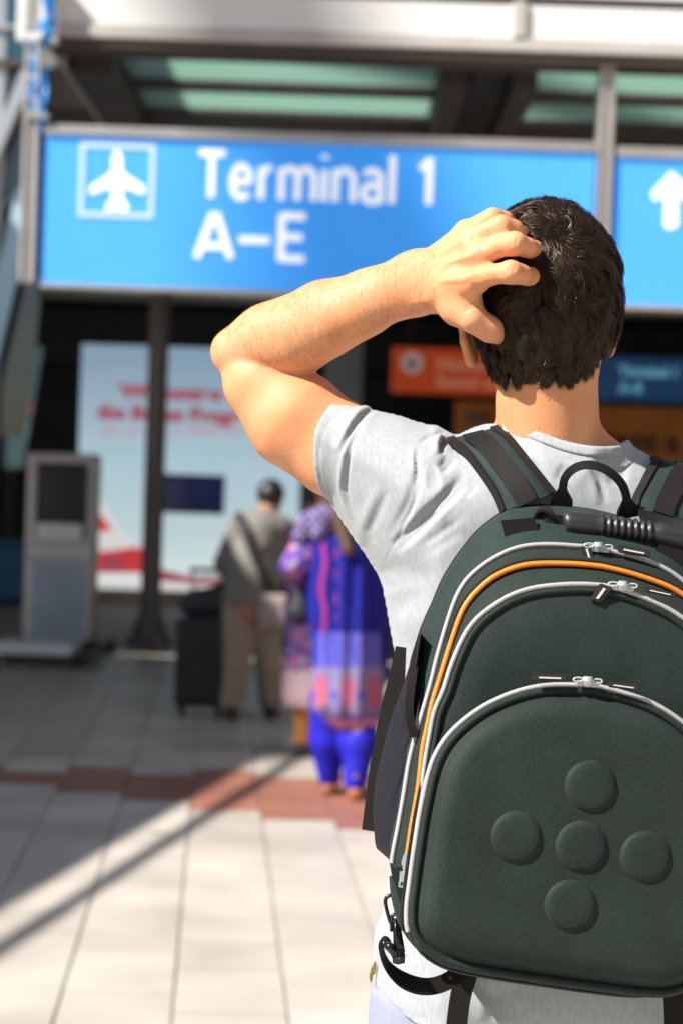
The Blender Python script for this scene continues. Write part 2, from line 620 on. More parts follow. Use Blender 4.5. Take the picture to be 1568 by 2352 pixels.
for i, (p, red, _) in enumerate(tiles):
    dz = jit.uniform(-0.0006, 0.0012)
    if i in vs:
        o = bpy.data.objects.new("paving_slab", me_r if red else me_b)
        COL.objects.link(o); o.parent = floor; o.location = (p.x, p.y, dz); o.rotation_euler = (jit.uniform(-.001, .001), jit.uniform(-.001, .001), rz)
    else:
        sm[red].add([(p.x + a * cr_ - b * sr_, p.y + a * sr_ + b * cr_, z + dz) for a, b, z in tv], tf)
for red in (False, True):
    o = sm[red].build("paving_slabs", m_tile_red if red else m_tile, floor); o["kind"] = "stuff"

# ------------------------------------------------------------------ side canopy (left, casts the slanting shade)
gA, gB = ground(0, 2080), ground(680, 1685)
gC, gD = ground(0, 2205), ground(690, 1712)
H = 5.4
sh = Vector((L.x, L.y, 0)) * (H / -L.z)
dirn = (gB - gA).normalized()
eA = gA - sh + Vector((0, 0, H)); perp = Vector((-dirn.y, dirn.x, 0))
def along(Y): return eA + dirn * ((Y - eA.y) / dirn.y)
e0, e1 = along(-6.0), along(14.2)
sc_ = empty("side_canopy", (e0.x - 2.5, 4, 0), "flat grey roof on steel posts beside the plaza, shading the paving", "canopy")
MB().prism([e0, e1, e1 + perp * 7, e0 + perp * 7], (0, 0, 1), 0.05).build("roof_slab", m_concrete, sc_)
off = (gC - gA); dd = off - dirn * off.dot(dirn)
x0_, x1_ = along(9.4), along(11.3)
MB().prism([x0_ + dd * 1.15, x1_ + dd * 1.15, x1_ + perp * .3, x0_ + perp * .3], (0, 0, 1), 0.05).build('shade_flap', m_concrete, sc_)  # unseen extra slab, added to keep a sun strip off the far man's jacket
rail_r = 0.035
MB().tube([e0 + dd - Vector((0, 0, .06)), e1 + dd - Vector((0, 0, .06))], rail_r, 10).build("gutter_pipe", m_steel, sc_, True)
for k in range(6):
    a = e0.lerp(e1, (k + 0.5) / 6)
    MB().strap([a + Vector((0, 0, 0.12)), a + dd + Vector((0, 0, 0.0))], dirn, 0.03, 0.02).build("bracket", m_steel, sc_)
    q = a + perp * 1.5
    MB().tube([Vector((q.x, q.y, 0)), Vector((q.x, q.y, H))], 0.1, 14).build("post", m_steel, sc_, True)

# ------------------------------------------------------------------ main canopy over the entrance
YF = 11.55
def X_at(px, py, Y): return P2W(px, py, Y).x
def Z_at(px, py, Y): return P2W(px, py, Y).z
xl = X_at(118, 80, YF); zb = Z_at(600, 108, YF)
can = empty("entrance_canopy", (2, YF, 0), "white panelled entrance canopy with dark soffit and green glass strips", "canopy")
xj = X_at(1191, 60, YF); zt = Z_at(1568, 16, YF)
zl = zb + 0.10
# fascia panels
xs_ = [xl, xj - 3.6, xj, xj + 2.6, xj + 5.2, xj + 7.8]
xs_ = [xl, xj, xj + 3.0, xj + 6.0]
for a, b in zip(xs_[:-1], xs_[1:]):
    MB().box((a + 0.012, YF, zl), (b - 0.012, YF + 0.05, zt - 0.012), 0.006).build("fascia_panel", m_fascia, can)
    MB().box((a + 0.012, YF - 0.01, zt + 0.03), (b - 0.012, YF + 0.05, zt + 0.9), 0.006).build("fascia_panel", m_fascia, can)
for x in xs_[1:-1]:
    MB().box((x - 0.035, YF - 0.03, zl), (x + 0.035, YF - 0.002, zt), 0.005).build("joint_cover", m_trim, can)
MB().box((xl - 0.02, YF + 0.052, zb), (xs_[-1], YF + 0.12, zt + 0.95)).build("fascia_backing", m_dark, can)
MB().box((xl - 0.02, YF - 0.02, zb + 0.02), (xs_[-1], YF + 0.05, zl - 0.004), 0.008).build("drip_edge", m_trim, can)
MB().box((xl - 0.02, YF - 0.012, zt), (xs_[-1], YF + 0.05, zt + 0.018), 0.003).build("upper_ledge", m_dark, can)
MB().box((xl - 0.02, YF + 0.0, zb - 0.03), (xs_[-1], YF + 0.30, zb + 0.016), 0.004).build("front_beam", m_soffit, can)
# soffit with slots for the glass
ZS = zb + 0.10
def ys(py): return FPX * (ZS - CAMZ) / (1122 - py)     # distance at which the soffit shows at picture height py
ya0, ya1 = ys(135), ys(208); yb0, yb1 = ys(222), ys(273)
xa0, xa1 = X_at(262, 160, ya0), X_at(1012, 190, ya0)
xb0, xb1 = X_at(1240, 190, ya0), X_at(1800, 190, ya0)
yend = 15.2
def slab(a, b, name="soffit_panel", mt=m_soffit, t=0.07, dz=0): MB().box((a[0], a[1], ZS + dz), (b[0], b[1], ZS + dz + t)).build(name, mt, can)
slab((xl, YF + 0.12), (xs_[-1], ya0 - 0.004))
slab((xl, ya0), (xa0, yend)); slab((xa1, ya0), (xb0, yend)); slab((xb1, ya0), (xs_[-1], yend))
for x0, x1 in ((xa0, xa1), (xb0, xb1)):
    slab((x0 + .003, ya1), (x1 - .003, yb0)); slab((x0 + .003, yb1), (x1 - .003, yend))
    for y0, y1 in ((ya0, ya1), (yb0, yb1)):
        MB().box((x0 + .003, y0 + .02, ZS + 0.04), (x1 - .003, y1 - .02, ZS + 0.055)).build("glass_strip", m_frost, can)
        MB().box((x0 + .003, y0 + .003, ZS + 0.02), (x1 - .003, y0 + .018, ZS + 0.10)).build("glass_frame", m_trim, can)
    mid = X_at(610, 170, ya0) if x0 == xa0 else (x0 + x1) / 2
# deep beams running back
for px0, px1 in ((168, 262), (1015, 1075), (1180, 1236)):
    a, b = X_at(px0, 160, ya0), X_at(px1, 160, ya0)
    MB().box((a, ya0 + 0.01, ZS - 0.16), (b, yend, ZS - 0.004), 0.01).build("soffit_beam", m_soffit, can)
for px in (215, 1120):
    a = X_at(px, 160, ya0)
    MB().box((a - .09, ya0 + 0.01, ZS - 0.05), (a + .09, yend, ZS - 0.002), 0.01).build("soffit_rib", m_dark, can)
MB().box((xl - 0.03, YF + 0.12, zb - 0.02), (xl - 0.004, yend, zb + 0.8)).build("end_panel", m_trim, can)
# canopy roof right of the glass field
MB().box((xb1, YF + 0.13, ZS + 0.2), (xs_[-1], yend, ZS + 0.3)).build("roof_sheet", m_concrete, can)

# ------------------------------------------------------------------ terminal hall behind
hall = empty("terminal_hall", (1, 24, 0), "dark open terminal hall behind the entrance canopy", "building")
ZC = 4.36
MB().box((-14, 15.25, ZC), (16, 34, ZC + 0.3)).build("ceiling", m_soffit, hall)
MB().box((-14, 15.25, ZC + 0.302), (16, 34, ZC + 2.5)).build("upper_storey", m_concrete, hall)
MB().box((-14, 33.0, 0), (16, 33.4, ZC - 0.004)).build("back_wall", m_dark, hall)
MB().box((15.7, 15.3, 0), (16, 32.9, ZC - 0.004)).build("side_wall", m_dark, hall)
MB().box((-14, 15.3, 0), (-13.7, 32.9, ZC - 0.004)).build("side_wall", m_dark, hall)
for Y0, Y1, z in ((25.2, 25.9, 0.10), (27.6, 28.2, 0.12), (30.0, 30.6, 0.10), (22.0, 22.4, .1)):
    MB().box((-13, Y0, ZC - z), (15, Y1, ZC - 0.004), 0.01).build("ceiling_beam", m_ceil, hall)
def rectZ(x0, x1, y0, y1, Y):
    xm, ym = (x0 + x1) / 2, (y0 + y1) / 2
    return (X_at(x0, ym, Y), X_at(x1, ym, Y), Z_at(xm, y1, Y), Z_at(xm, y0, Y))
a, b, c, d = rectZ(738, 825, 760, 1400, 28)
MB().box((a, 28, 0), (b, 28.5, ZC - 0.004), 0.03).build("pillar", mat("pillar_grey", (0.45, 0.41, 0.36), 0.7, var=0.1), hall)
# dark header across the hall
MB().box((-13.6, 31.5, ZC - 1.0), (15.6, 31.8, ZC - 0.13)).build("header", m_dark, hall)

# glass facade at the left with slanting steel
fac = empty("glass_facade", (X_at(10, 700, 14.9), 14.9, 0), "blue glass facade with slanting white steel struts at the hall's edge", "facade")
def W(px, py, Y): return P2W(px, py, Y)
def quad(name, pts, Y, mt, th=0.04):
    MB().prism([W(x, y, Y) for x, y in pts], (0, 1, 0), th).build(name, mt, fac)
YG = 14.9
quad("glass_pane", [(-260, -60), (44, -60), (44, 60), (-260, 60)], YG, m_glass_teal)
quad("glass_pane", [(-260, 66), (60, 66), (60, 140), (-260, 140)], YG + .02, m_glass_teal)
quad("glass_pane", [(-260, 150), (62, 150), (62, 420), (-260, 760)], YG + .05, m_glass_slate)
quad("glass_pane", [(-10, 760), (66, 420), (92, 700), (60, 1000), (-260, 1000), (-260, 770)], YG + .12, m_glass_slate)
MB().strap([W(-60, 470, YG - .1), W(66, 165, YG - .1)], (1, 0, .2), 0.085, 0.10).build("strut", m_steel, fac)
MB().strap([W(-34, 860, YG - .05), W(64, 440, YG - .05)], (1, 0, .2), 0.15, 0.08).build("strut", mat("strut_blue", (0.45, 0.66, 0.78), 0.35, metal=0.3), fac)
MB().strap([W(-260, 63, YG - .05), W(60, 63, YG - .05)], (0, 0, 1), 0.03, 0.06).build("mullion", m_steel, fac)
MB().strap([W(-260, 145, YG - .05), W(60, 145, YG - .05)], (0, 0, 1), 0.05, 0.06).build("mullion", m_soffit, fac)
q = W(-30, 1000, YG)
MB().box((q.x - .06, YG - .05, 0), (q.x + .06, YG + .12, W(-30, -60, YG).z), 0.01).build("mullion", m_steel, fac)

# ------------------------------------------------------------------ unseen crane shape added far behind the camera to shadow the sign
SDIR = -L
cA, cB = P2W(690, 40, 11.8) + SDIR * 58, P2W(955, 700, 11.8) + SDIR * 56
crane = empty("sign_shadow_crane", (cB.x, cB.y, 0), "unseen crane shape with raised boom, added to cast a soft shadow on the sign", "crane")
m_crane = mat("crane_yellow", (0.55, 0.36, 0.05), 0.5, var=.1, scale=2)
bd = (cA - cB).normalized()
MB().box((cB.x - .3, cB.y - .3, 0), (cB.x + .3, cB.y + .3, cB.z - .5), .05).build("mast", m_crane, crane)
MB().strap([cB - bd * 1.0, cA + bd * 14], (1, 0, .3), .62, .6).build("boom", m_crane, crane)
MB().box((cB.x - .8, cB.y - .8, cB.z - 2.2), (cB.x + .8, cB.y - .62, cB.z - .6), .05).build("cab", m_white, crane)

# ------------------------------------------------------------------ building blocks added out of view to close off the sky and deepen the shade
m_wing = mat("wing_render", (0.16, 0.155, 0.15), 0.8, var=.1, scale=.6)
def office(x0, y0, x1, y1, h, label, facing):
    r = empty("sky_blocker_building", ((x0 + x1) / 2, (y0 + y1) / 2, 0), label, "building")
    MB().box((x0, y0, 0), (x1, y1, h)).build("wall", m_wing, r)
    MB().box((x0 - .3, y0 - .3, h + .002), (x1 + .3, y1 + .3, h + .5)).build("roof_edge", m_concrete, r)
    for k in range(int(h // 3.5)):
        z = 1.2 + 3.5 * k
        n_ = 6
        for i in range(n_):
            if facing == 'x':
                a = y0 + (y1 - y0) * (i + .15) / n_; b = y0 + (y1 - y0) * (i + .85) / n_
                MB().box((x0 - .03, a, z), (x0 - .002, b, z + 1.6)).build("window", m_glass_slate, r)
            else:
                a = x0 + (x1 - x0) * (i + .15) / n_; b = x0 + (x1 - x0) * (i + .85) / n_
                MB().box((a, y1 + .002, z), (b, y1 + .03, z + 1.6)).build("window", m_glass_slate, r)
    return r
office(10, -34, 24, 14, 22, "long dark office wing along the plaza's right side", 'x')
office(-6, -60, 22, -40, 30, "unseen dark office block added behind the traveller to cut skylight", 'y')

a_, b_ = ground(180, 1440), ground(345, 1440)
fp_ = MB().add([(a_.x - .25, 17.6, .004), (b_.x + .25, 17.6, .004), (b_.x + .9, 24.4, .004), (a_.x - .9, 24.4, .004)], [(0, 1, 2, 3)]).build("path", mat("pink_paving", (.52, .40, .38), .6, var=.08, scale=3))  # lighter pinkish sheet laid over the floor
tagp(fp_, "lighter pinkish floor patch in front of the billboard", "path", kind="structure")
# ------------------------------------------------------------------ big hanging sign
YS = 11.64
m_blue = mat("sign_blue", (0.075, 0.34, 0.74), 0.42, coat=0.5, emit=0.08, var=0.02, scale=1.0)
m_sw = mat("sign_white", (0.80, 0.84, 0.86), 0.35, emit=0.28)  # some glow added to the white lettering
_b = m_blue.node_tree.nodes["Principled BSDF"]
for l_ in list(_b.inputs["Emission Color"].links): m_blue.node_tree.links.remove(l_)
_b.inputs["Emission Color"].default_value = (0.0, 0.20, 0.72, 1); _b.inputs["Emission Strength"].default_value = 0.34  # added glow keeps the blue bright and saturated where shadow falls
m_swd = mat("sign_pale", (0.58, 0.75, 0.86), 0.35, emit=0.05)
def hanging_sign(x0, x1, ytl, ytr, ybl, ybr, label):
    """blue sign box between pixel x0..x1"""
    X0, X1 = X_at(x0, 480, YS), X_at(x1, 480, YS)
    zt = (P2W(x0, ytl, YS).z + P2W(x1, ytr, YS).z) / 2
    zb = (P2W(x0, ybl, YS).z + P2W(x1, ybr, YS).z) / 2
    r = empty("hanging_sign", ((X0 + X1) / 2, YS, zb), label, "sign", "blue hanging signs")
    MB().box((X0, YS, zb), (X1, YS + 0.16, zt), 0.008).build("panel", m_blue, r)
    MB().box((X0 - .004, YS - 0.02, zt + .002), (X1 + .004, YS + 0.18, zt + 0.062), 0.006).build("top_rail", m_alu, r)
    MB().box((X0 - .004, YS - 0.015, zb - 0.03), (X1 + .004, YS + 0.175, zb - .002), 0.006).build("bottom_rail", m_alu, r)
    return r, X0, X1, zb, zt
s1, X0, X1, zb1, zt1 = hanging_sign(100, 1362, 309, 353, 646, 694, "blue hanging sign with white aircraft pictogram reading Terminal 1 A–E")
s2, X2, X3, zb2, zt2 = hanging_sign(1413, 1960, 361, 380, 698, 716, "blue hanging sign with a white upward arrow beside the terminal sign")
def post(px, py0, py1, wpx, root, name="post"):
    xa, xb = X_at(px - wpx / 2, 400, YS), X_at(px + wpx / 2, 400, YS)
    zt_, zb_ = Z_at(px, py0, YS), Z_at(px, py1, YS)
    w3 = (xb - xa) / 3
    o = MB().box((xa, YS - 0.03, zb_), (xa + w3 - .004, YS + 0.2, zt_), 0.006).build(name, m_alu, root)
    MB().box((xa + w3, YS - 0.012, zb_), (xb - w3, YS + 0.19, zt_)).build("post_groove", m_trim, o)
    MB().box((xb - w3 + .004, YS - 0.03, zb_), (xb, YS + 0.2, zt_), 0.006).build("post_edge", m_alu, o)
    return o
post(1387, 128, 712, 34, s1)
post(70, 60, 650, 36, s1)
MB().box((X0 - .1, YS - 0.05, zt1 + .09), (X0 + .02, YS + 0.0, zt1 + .115)).build("bolt_plate", m_alu, s1)
# letters
def sp(px, py): return P2W(px, py, YS)
def place_text(name, s, pxl, pyb, px_h, root, px_w=None, bold=0.0, Yoff=-0.006, mtl=m_sw):
    sc = YS / FPX
    p = sp(pxl, pyb)
    o = text_mesh(name, s, px_h * sc / 0.70, mtl, root, (0, YS + Yoff, 0), extrude=0.003, bold=bold)
    n = len(o.data.vertices); co = np.empty(n * 3, np.float32); o.data.vertices.foreach_get("co", co); co = co.reshape(-1, 3)
    off = np.array(origin_of(root), np.float32)
    w = co + off
    mn, mx = w.min(0), w.max(0)
    sx = (px_w * sc) / (mx[0] - mn[0]) if px_w else 1.0
    w[:, 0] = (w[:, 0] - mn[0]) * sx + p.x
    w[:, 2] += p.z
    o.data.vertices.foreach_set("co", (w - off).astype(np.float32).ravel()); o.data.update()
    return o
def arc(cx, cy, rx, ry, a0, a1, n=14): return [(cx + rx * math.cos(math.radians(a0 + (a1 - a0) * i / n)), cy + ry * math.sin(math.radians(a0 + (a1 - a0) * i / n))) for i in range(n + 1)]
GLY = {  # strokes on a 1-high cap, x to the right
 'T': (.62, [[(0.03, .93), (.59, .93)], [(.31, .93), (.31, .02)]]),
 'e': (.56, [[(.10, .36), (.47, .36)], [(.47, .36)] + arc(.285, .36, .185, .32, 0, 180) + arc(.285, .34, .185, .30, 180, 318)]),
 'r': (.40, [[(.10, .68), (.10, .02)], [(.10, .40)] + arc(.30, .40, .20, .26, 180, 85)]),
 'm': (.86, [[(.09, .68), (.09, .02)], [(.09, .40)] + arc(.265, .46, .175, .20, 180, 0) + [(.44, .02)], [(.44, .42)] + arc(.615, .46, .175, .20, 180, 0) + [(.79, .02)]]),
 'i': (.20, [[(.10, .66), (.10, .02)], [(.10, .88), (.10, .96)]]),
 'n': (.56, [[(.09, .68), (.09, .02)], [(.09, .40)] + arc(.28, .46, .19, .20, 180, 0) + [(.47, .02)]]),
 'a': (.54, [arc(.26, .50, .18, .17, 150, 0) + [(.44, .02)], [(.44, .38), (.26, .38)] + arc(.26, .21, .18, .17, 90, 270) + [(.36, .05), (.44, .16)]]),
 'l': (.20, [[(.10, 1.0), (.10, .02)]]),
 '1': (.40, [[(.06, .74), (.26, .92)], [(.26, .97), (.26, .02)]]),
 'A': (.66, [[(.04, .02), (.31, .95)], [(.35, .95), (.62, .02)], [(.16, .27), (.50, .27)]]),
 '-': (.60, [[(.04, .42), (.56, .42)]]),
 'E': (.54, [[(.10, .97), (.10, .02)], [(.10, .93), (.50, .93)], [(.10, .50), (.46, .50)], [(.10, .06), (.50, .06)]]),
 ' ': (.34, [])}
def letters(txt, pxl, pxr, pyb, px_h, root, sw=.145, gap=.05):
    tot = sum(GLY[c][0] + gap for c in txt) - gap
    p = sp(pxl, pyb); sc = YS / FPX
    hgt = px_h * sc; kx = (pxr - pxl) * sc / tot
    x = 0.0
    for ch in txt:
        wch, st = GLY[ch]
        if st:
            mb = MB()
            for n_, line in enumerate(st):
                pts = [Vector((p.x + (x + a) * kx, YS - .004 - .0012 * n_, p.z + b * hgt)) for a, b in line]
                mb.strap(pts, Vector((.707, 0, .707)) if False else [((pts[min(i + 1, len(pts) - 1)] - pts[max(i - 1, 0)]).cross(Vector((0, 1, 0)))) for i in range(len(pts))], sw * hgt, .003)
            mb.build("letter", m_sw, root)
        x += wch + gap
letters("Terminal 1", 452, 997, 455, 112, s1)
letters("A-E", 446, 704, 594, 112, s1, .16)
def flat_poly(name, pts, root, mtl, Yoff=-0.006, th=0.004):
    return MB().prism([(sp(x, y).x, YS + Yoff, sp(x, y).z) for x, y in pts], (0, 1, 0), th).build(name, mtl, root)
# pictogram: frame of four bars and an aircraft
fx0, fx1, fy0, fy1, w = 183, 356, 330, 500, 11
def rz_(x0, y0, x1, y1, nm="pictogram_frame"):
    a = sp(x0, (fy0 + fy1) / 2).x; b = sp(x1, (fy0 + fy1) / 2).x
    zt_ = sp(268, y0).z; zb_ = sp(268, y1).z
    MB().box((a, YS - .006, zb_), (b, YS - .002, zt_)).build(nm, m_swd, s1)
rz_(fx0, fy0, fx1, fy0 + w); rz_(fx0, fy1 - w, fx1, fy1); rz_(fx0, fy0 + w, fx0 + w, fy1 - w); rz_(fx1 - w, fy0 + w, fx1, fy1 - w)
half = [(0, 0), (6, 4), (10, 12), (12, 26), (12, 48), (22, 58), (62, 84), (64, 100), (56, 102), (14, 86), (13, 112), (26, 130), (26, 142), (4, 138), (0, 146)]
half = half[:-1] + [(0, 140)]
cx, cy = 270, 344
plane = [(cx + a, cy + b) for a, b in half] + [(cx - a, cy + b) for a, b in half[-2:0:-1]]
flat_poly("aircraft_pictogram", plane, s1, m_sw)
arr = [(1541, 393), (1588, 440), (1584, 458), (1572, 462), (1556, 447), (1556, 518), (1548, 526), (1530, 526), (1523, 518), (1524, 447), (1508, 462), (1497, 458), (1494, 442)]
flat_poly("arrow", arr, s2, m_sw)

# blue and white tape wound round the left post
m_tb = mat("tape_blue", (0.01, 0.30, 0.80), 0.3, var=0.25, scale=20, coat=0.3)
m_tw = mat("tape_white", (0.75, 0.76, 0.75), 0.4)
tp = empty("barrier_tape", sp(85, 290), "blue and white tape wound around the sign's hanger post", "tape")
for band, mt, ph in (("blue_winding", m_tb, 0.0), ("white_winding", m_tw, 0.62)):
    pts = []; wd = []
    n = 150
    for i in range(n):
        t = i / (n - 1); a = t * 2 * math.pi * 7 + ph * 2 * math.pi
        c = P2W(84 - 6 * t, 86 + t * 165, YS + 0.05)
        r = 0.055 + 0.006 * math.sin(i * 1.3)
        pts.append(c + Vector((math.cos(a) * r, math.sin(a) * r * 1.3, 0))); wd.append(Vector((0, 0, 1)))
    MB().strap(pts, wd, 0.048 if mt is m_tb else 0.022, 0.003).build(band, mt, tp)
for (pts, wdt) in (([(100, -30), (112, 20), (100, 60), (92, 95), (96, 150), (88, 200), (92, 250), (95, 300)], 0.06),
                   ([(118, -30), (120, 40), (108, 85), (100, 120), (104, 190), (96, 240)], 0.05)):
    q = [P2W(x, y, (YF - 0.14 if y < 90 else YF + 0.08) - 0.01 * (i % 2)) for i, (x, y) in enumerate(pts)]
    q = [Vector(v) for v in spline(q, 40)]
    MB().strap(q, [Vector((math.cos(i * .25), math.sin(i * .25) * .6, 0.05)) for i in range(40)], wdt, 0.003).build("loose_ribbon", m_tb, tp)
q = [P2W(x, y, YS - .08) for x, y in ((92, 105), (118, 118), (132, 140), (112, 152), (94, 150))]
MB().prism([Vector((v.x, YS - .08, v.z)) for v in q], (0, 1, 0), 0.006).build("loose_end", m_tw, tp)
# small white box frame where the canopy ends
fr = empty("end_bracket", P2W(80, 85, YF - 0.1), "white bracket frame at the end of the canopy fascia", "bracket")
for a, b, c, d in ((40, 62, -60, 92), (92, 104, -60, 86), (62, 92, 74, 92), (118, 132, -60, 96)):
    x0, x1, z0, z1 = rectZ(a, b, c, d, YF - 0.12)
    MB().box((x0, YF - 0.12, z0), (x1, YF - 0.02, z1), 0.004).build("bracket_bar", m_fascia, fr)

# ------------------------------------------------------------------ hall signs
m_or = mat("sign_orange", (0.56, 0.060, 0.005), 0.4, emit=0.16, var=0.05, scale=1)
m_br = mat("sign_amber", (0.40, 0.13, 0.015), 0.5, emit=0.05, var=0.15, scale=1)
m_bl2 = mat("sign_deep_blue", (0.006, 0.075, 0.22), 0.4, emit=0.10)
m_txt = mat("sign_text_pale", (0.62, 0.22, 0.12), 0.5, emit=0.15)
m_txb = mat("sign_text_blue", (0.15, 0.45, 0.62), 0.5, emit=0.2)
m_black = mat("black_paint", (0.015, 0.014, 0.013), 0.5)
def hall_sign(name, x0, x1, y0, y1, Y, mt, label, texts, tm):
    a, b, c, d = rectZ(x0, x1, y0, y1, Y)
    r = empty(name, ((a + b) / 2, Y, c), label, "sign", None)
    MB().box((a, Y, c), (b, Y + 0.12, d), 0.01).build("panel", mt, r)
    for x in (a + .2, b - .2):
        MB().tube([(x, Y + .06, d), (x, Y + .06, ZC - 0.002)], 0.015, 8).build("hanger_rod", m_black, r)
    for s, px, py, h in texts:
        p = P2W(px, py, Y)
        text_mesh("lettering", s, h * Y / FPX / 0.7, tm, r, (p.x, Y - 0.006, p.z), 0.004, bold=0.01)
    return r
YH = 22.0
o = hall_sign("direction_sign", 898, 1240, 802, 906, YH, m_or, "orange hanging direction sign with a round pictogram inside the hall", [("Mietwagen", 1000, 848, 26), ("Rental cars", 1000, 888, 26)], m_txt)
c = P2W(945, 833, YH)
MB().prism([(c.x + math.cos(a) * .12, YH - .008, c.z + math.sin(a) * .12) for a in np.linspace(0, 6.283, 20, endpoint=False)], (0, 1, 0), .004).build("pictogram_disc", mat("disc_pale", (.55, .42, .38), .5, emit=.15), o)
MB().prism([(c.x + a * .1, YH - .014, c.z + b * .1) for a, b in ((-.5, .3), (.5, .3), (.35, -.4), (0, -.75), (-.35, -.4))], (0, 1, 0), .004).build("pictogram", mat("pict_blue", (.05, .16, .25), .5), o)
hall_sign("direction_sign", 1262, 1700, 820, 922, YH, m_bl2, "dark blue hanging direction sign beside the orange one inside the hall", [("Terminal 1", 1420, 862, 22), ("A\u2013E", 1420, 900, 22)], m_txb)
o = hall_sign("shop_sign", 1042, 1760, 932, 1062, YH + 2.5, m_br, "amber shop sign with large dark lettering under the direction signs", [("rent a car", 1385, 1032, 50)], m_black)
a, b, c, d = rectZ(1068, 1118, 945, 972, YH + 2.5)
MB().lathe(((a + b) / 2, YH + 2.49, c), [(0.01, 0), (0.13, 0.01), (0.15, 0.07), (0.13, 0.13), (0.01, 0.14)], 16).build("round_emblem", mat("emblem", (.35, .25, .18), .5), o, True)

# ------------------------------------------------------------------ billboard
YB = 26.0
def poster_mat():
    m = bpy.data.materials.new("poster_sky"); m.use_nodes = True
    nt = m.node_tree; N = nt.nodes; K = nt.links
    b = N["Principled BSDF"]; b.inputs["Roughness"].default_value = 0.4
    tc = N.new("ShaderNodeTexCoord"); sx = N.new("ShaderNodeSeparateXYZ"); K.new(tc.outputs["Generated"], sx.inputs[0])
    cr = N.new("ShaderNodeValToRGB"); e = cr.color_ramp.elements
    e[0].position = 0.0; e[0].color = (.62, .70, .72, 1); e[1].position = 1.0; e[1].color = (.22, .32, .42, 1)
    for p, c in ((.16, (.60, .70, .70)), (.30, (.48, .60, .64)), (.6, (.38, .53, .60))):
        x = e.new(p); x.color = (*c, 1)
    no = N.new("ShaderNodeTexNoise"); no.inputs["Scale"].default_value = 3.0
    mp = N.new("ShaderNodeMapping"); mp.inputs["Scale"].default_value = (1, 1, 5); K.new(tc.outputs["Generated"], mp.inputs[0]); K.new(mp.outputs[0], no.inputs["Vector"])
    ad = N.new("ShaderNodeMath"); ad.operation = 'MULTIPLY_ADD'; ad.inputs[1].default_value = 0.12
    K.new(no.outputs["Fac"], ad.inputs[0]); K.new(sx.outputs["Z"], ad.inputs[2]); K.new(ad.outputs[0], cr.inputs[0])
    K.new(cr.outputs[0], b.inputs["Base Color"]); K.new(cr.outputs[0], b.inputs["Emission Color"]); b.inputs["Emission Strength"].default_value = 0.48
    return m
m_poster = poster_mat()
m_red = mat("poster_red", (0.60, 0.05, 0.05), 0.4, emit=0.4)
m_redt = mat("poster_red_text", (0.46, 0.13, 0.17), 0.4, emit=0.3)
m_redp = mat("poster_faint_text", (0.46, 0.40, 0.46), 0.4, emit=0.42)
m_pw = mat("poster_white", (0.86, 0.84, 0.82), 0.4, emit=0.35)
m_pd = mat("poster_maroon", (0.40, 0.07, 0.11), 0.4, emit=0.35)
a, b, c, d = rectZ(180, 690, 798, 1362, YB)
bb = empty("billboard", ((a + b) / 2, YB, 0), "tall pale blue billboard with red lettering and a red and white aircraft tail", "billboard")
MB().box((a, YB, c), (b, YB + 0.10, d)).build("poster", m_poster, bb)
MB().box((a - .05, YB + 0.02, 0), (b + .05, YB + 0.14, c - .003)).build("plinth", m_black, bb)
for x in (a - .055, b + .003):
    MB().box((x, YB + .02, c), (x + .05, YB + .12, d), 0.004).build("frame_bar", m_black, bb)
def pb(px, py, yo): v = P2W(px, py, YB); return (v.x, YB + yo, v.z)
def pprint(name, pts, mt, yo): MB().prism([pb(x, y, yo) for x, y in pts], (0, 1, 0), 0.003).build(name, mt, bb)
def btext(s, px, py, h, mt, bold=0.02, sx=1.0):
    v = P2W(px, py, YB)
    text_mesh("lettering", s, h * YB / FPX / 0.7, mt, bb, (v.x, YB - 0.008, v.z), 0.003, bold=bold, sx=sx)
btext("Welcome to", 278, 912, 30, m_redt, sx=1.36)
btext("the Bonus Program", 226, 960, 30, m_redt, sx=1.12)
x = 232
for wpx in (44, 30, 58, 22, 70, 36, 52, 64):
    pprint("fine_print", [(x, 980), (x + wpx, 980), (x + wpx, 1000), (x, 1000)], m_redp, -0.006); x += wpx + 12
# the aircraft tail printed on the poster
pprint("tail_print", [(x_ + 12, y_ - 6) for x_, y_ in ((190, 1140), (216, 1150), (258, 1218), (300, 1262), (338, 1290), (338, 1325), (190, 1325))], m_pw, -0.005)
pprint("tail_print", [(x_ + 12, y_ - 6) for x_, y_ in ((190, 1172), (214, 1180), (236, 1208), (246, 1226), (190, 1226))], m_red, -0.010)
pprint("tail_print", [(x_ + 12, y_ - 6) for x_, y_ in ((190, 1275), (250, 1270), (300, 1262), (334, 1272), (336, 1322), (190, 1322))], m_red, -0.010)
pprint("tail_print", [(x_ + 12, y_ - 6) for x_, y_ in ((228, 1286), (262, 1280), (276, 1300), (262, 1320), (226, 1318))], m_pd, -0.015)
pprint("fuselage_print", [(190, 1328), (680, 1352), (680, 1361), (190, 1361)], m_pw, -0.010)
pprint("fuselage_print", [(360, 1305), (430, 1322), (520, 1330), (680, 1336), (680, 1348), (500, 1344), (360, 1334)], m_pd, -0.015)
# TV screen fixed to the billboard
a, b, c, d = rectZ(372, 516, 1090, 1180, YB - .12)
tv = empty("wall_screen", ((a + b) / 2, YB - .1, c), "dark flat screen mounted in front of the billboard", "screen")
MB().box((a, YB - .12, c), (b, YB - .05, d), 0.01).build("housing", m_black, tv)
MB().box((a + .03, YB - .126, c + .03), (b - .03, YB - .122, d - .03)).build("display", mat("screen_blue", (.004, .008, .04), .2, emit=.5, var=.6, scale=2, coat=.5), tv)
MB().box((a + .3, YB - .049, c + .1), (b - .3, YB - .013, d - .1)).build("mount", m_black, tv)
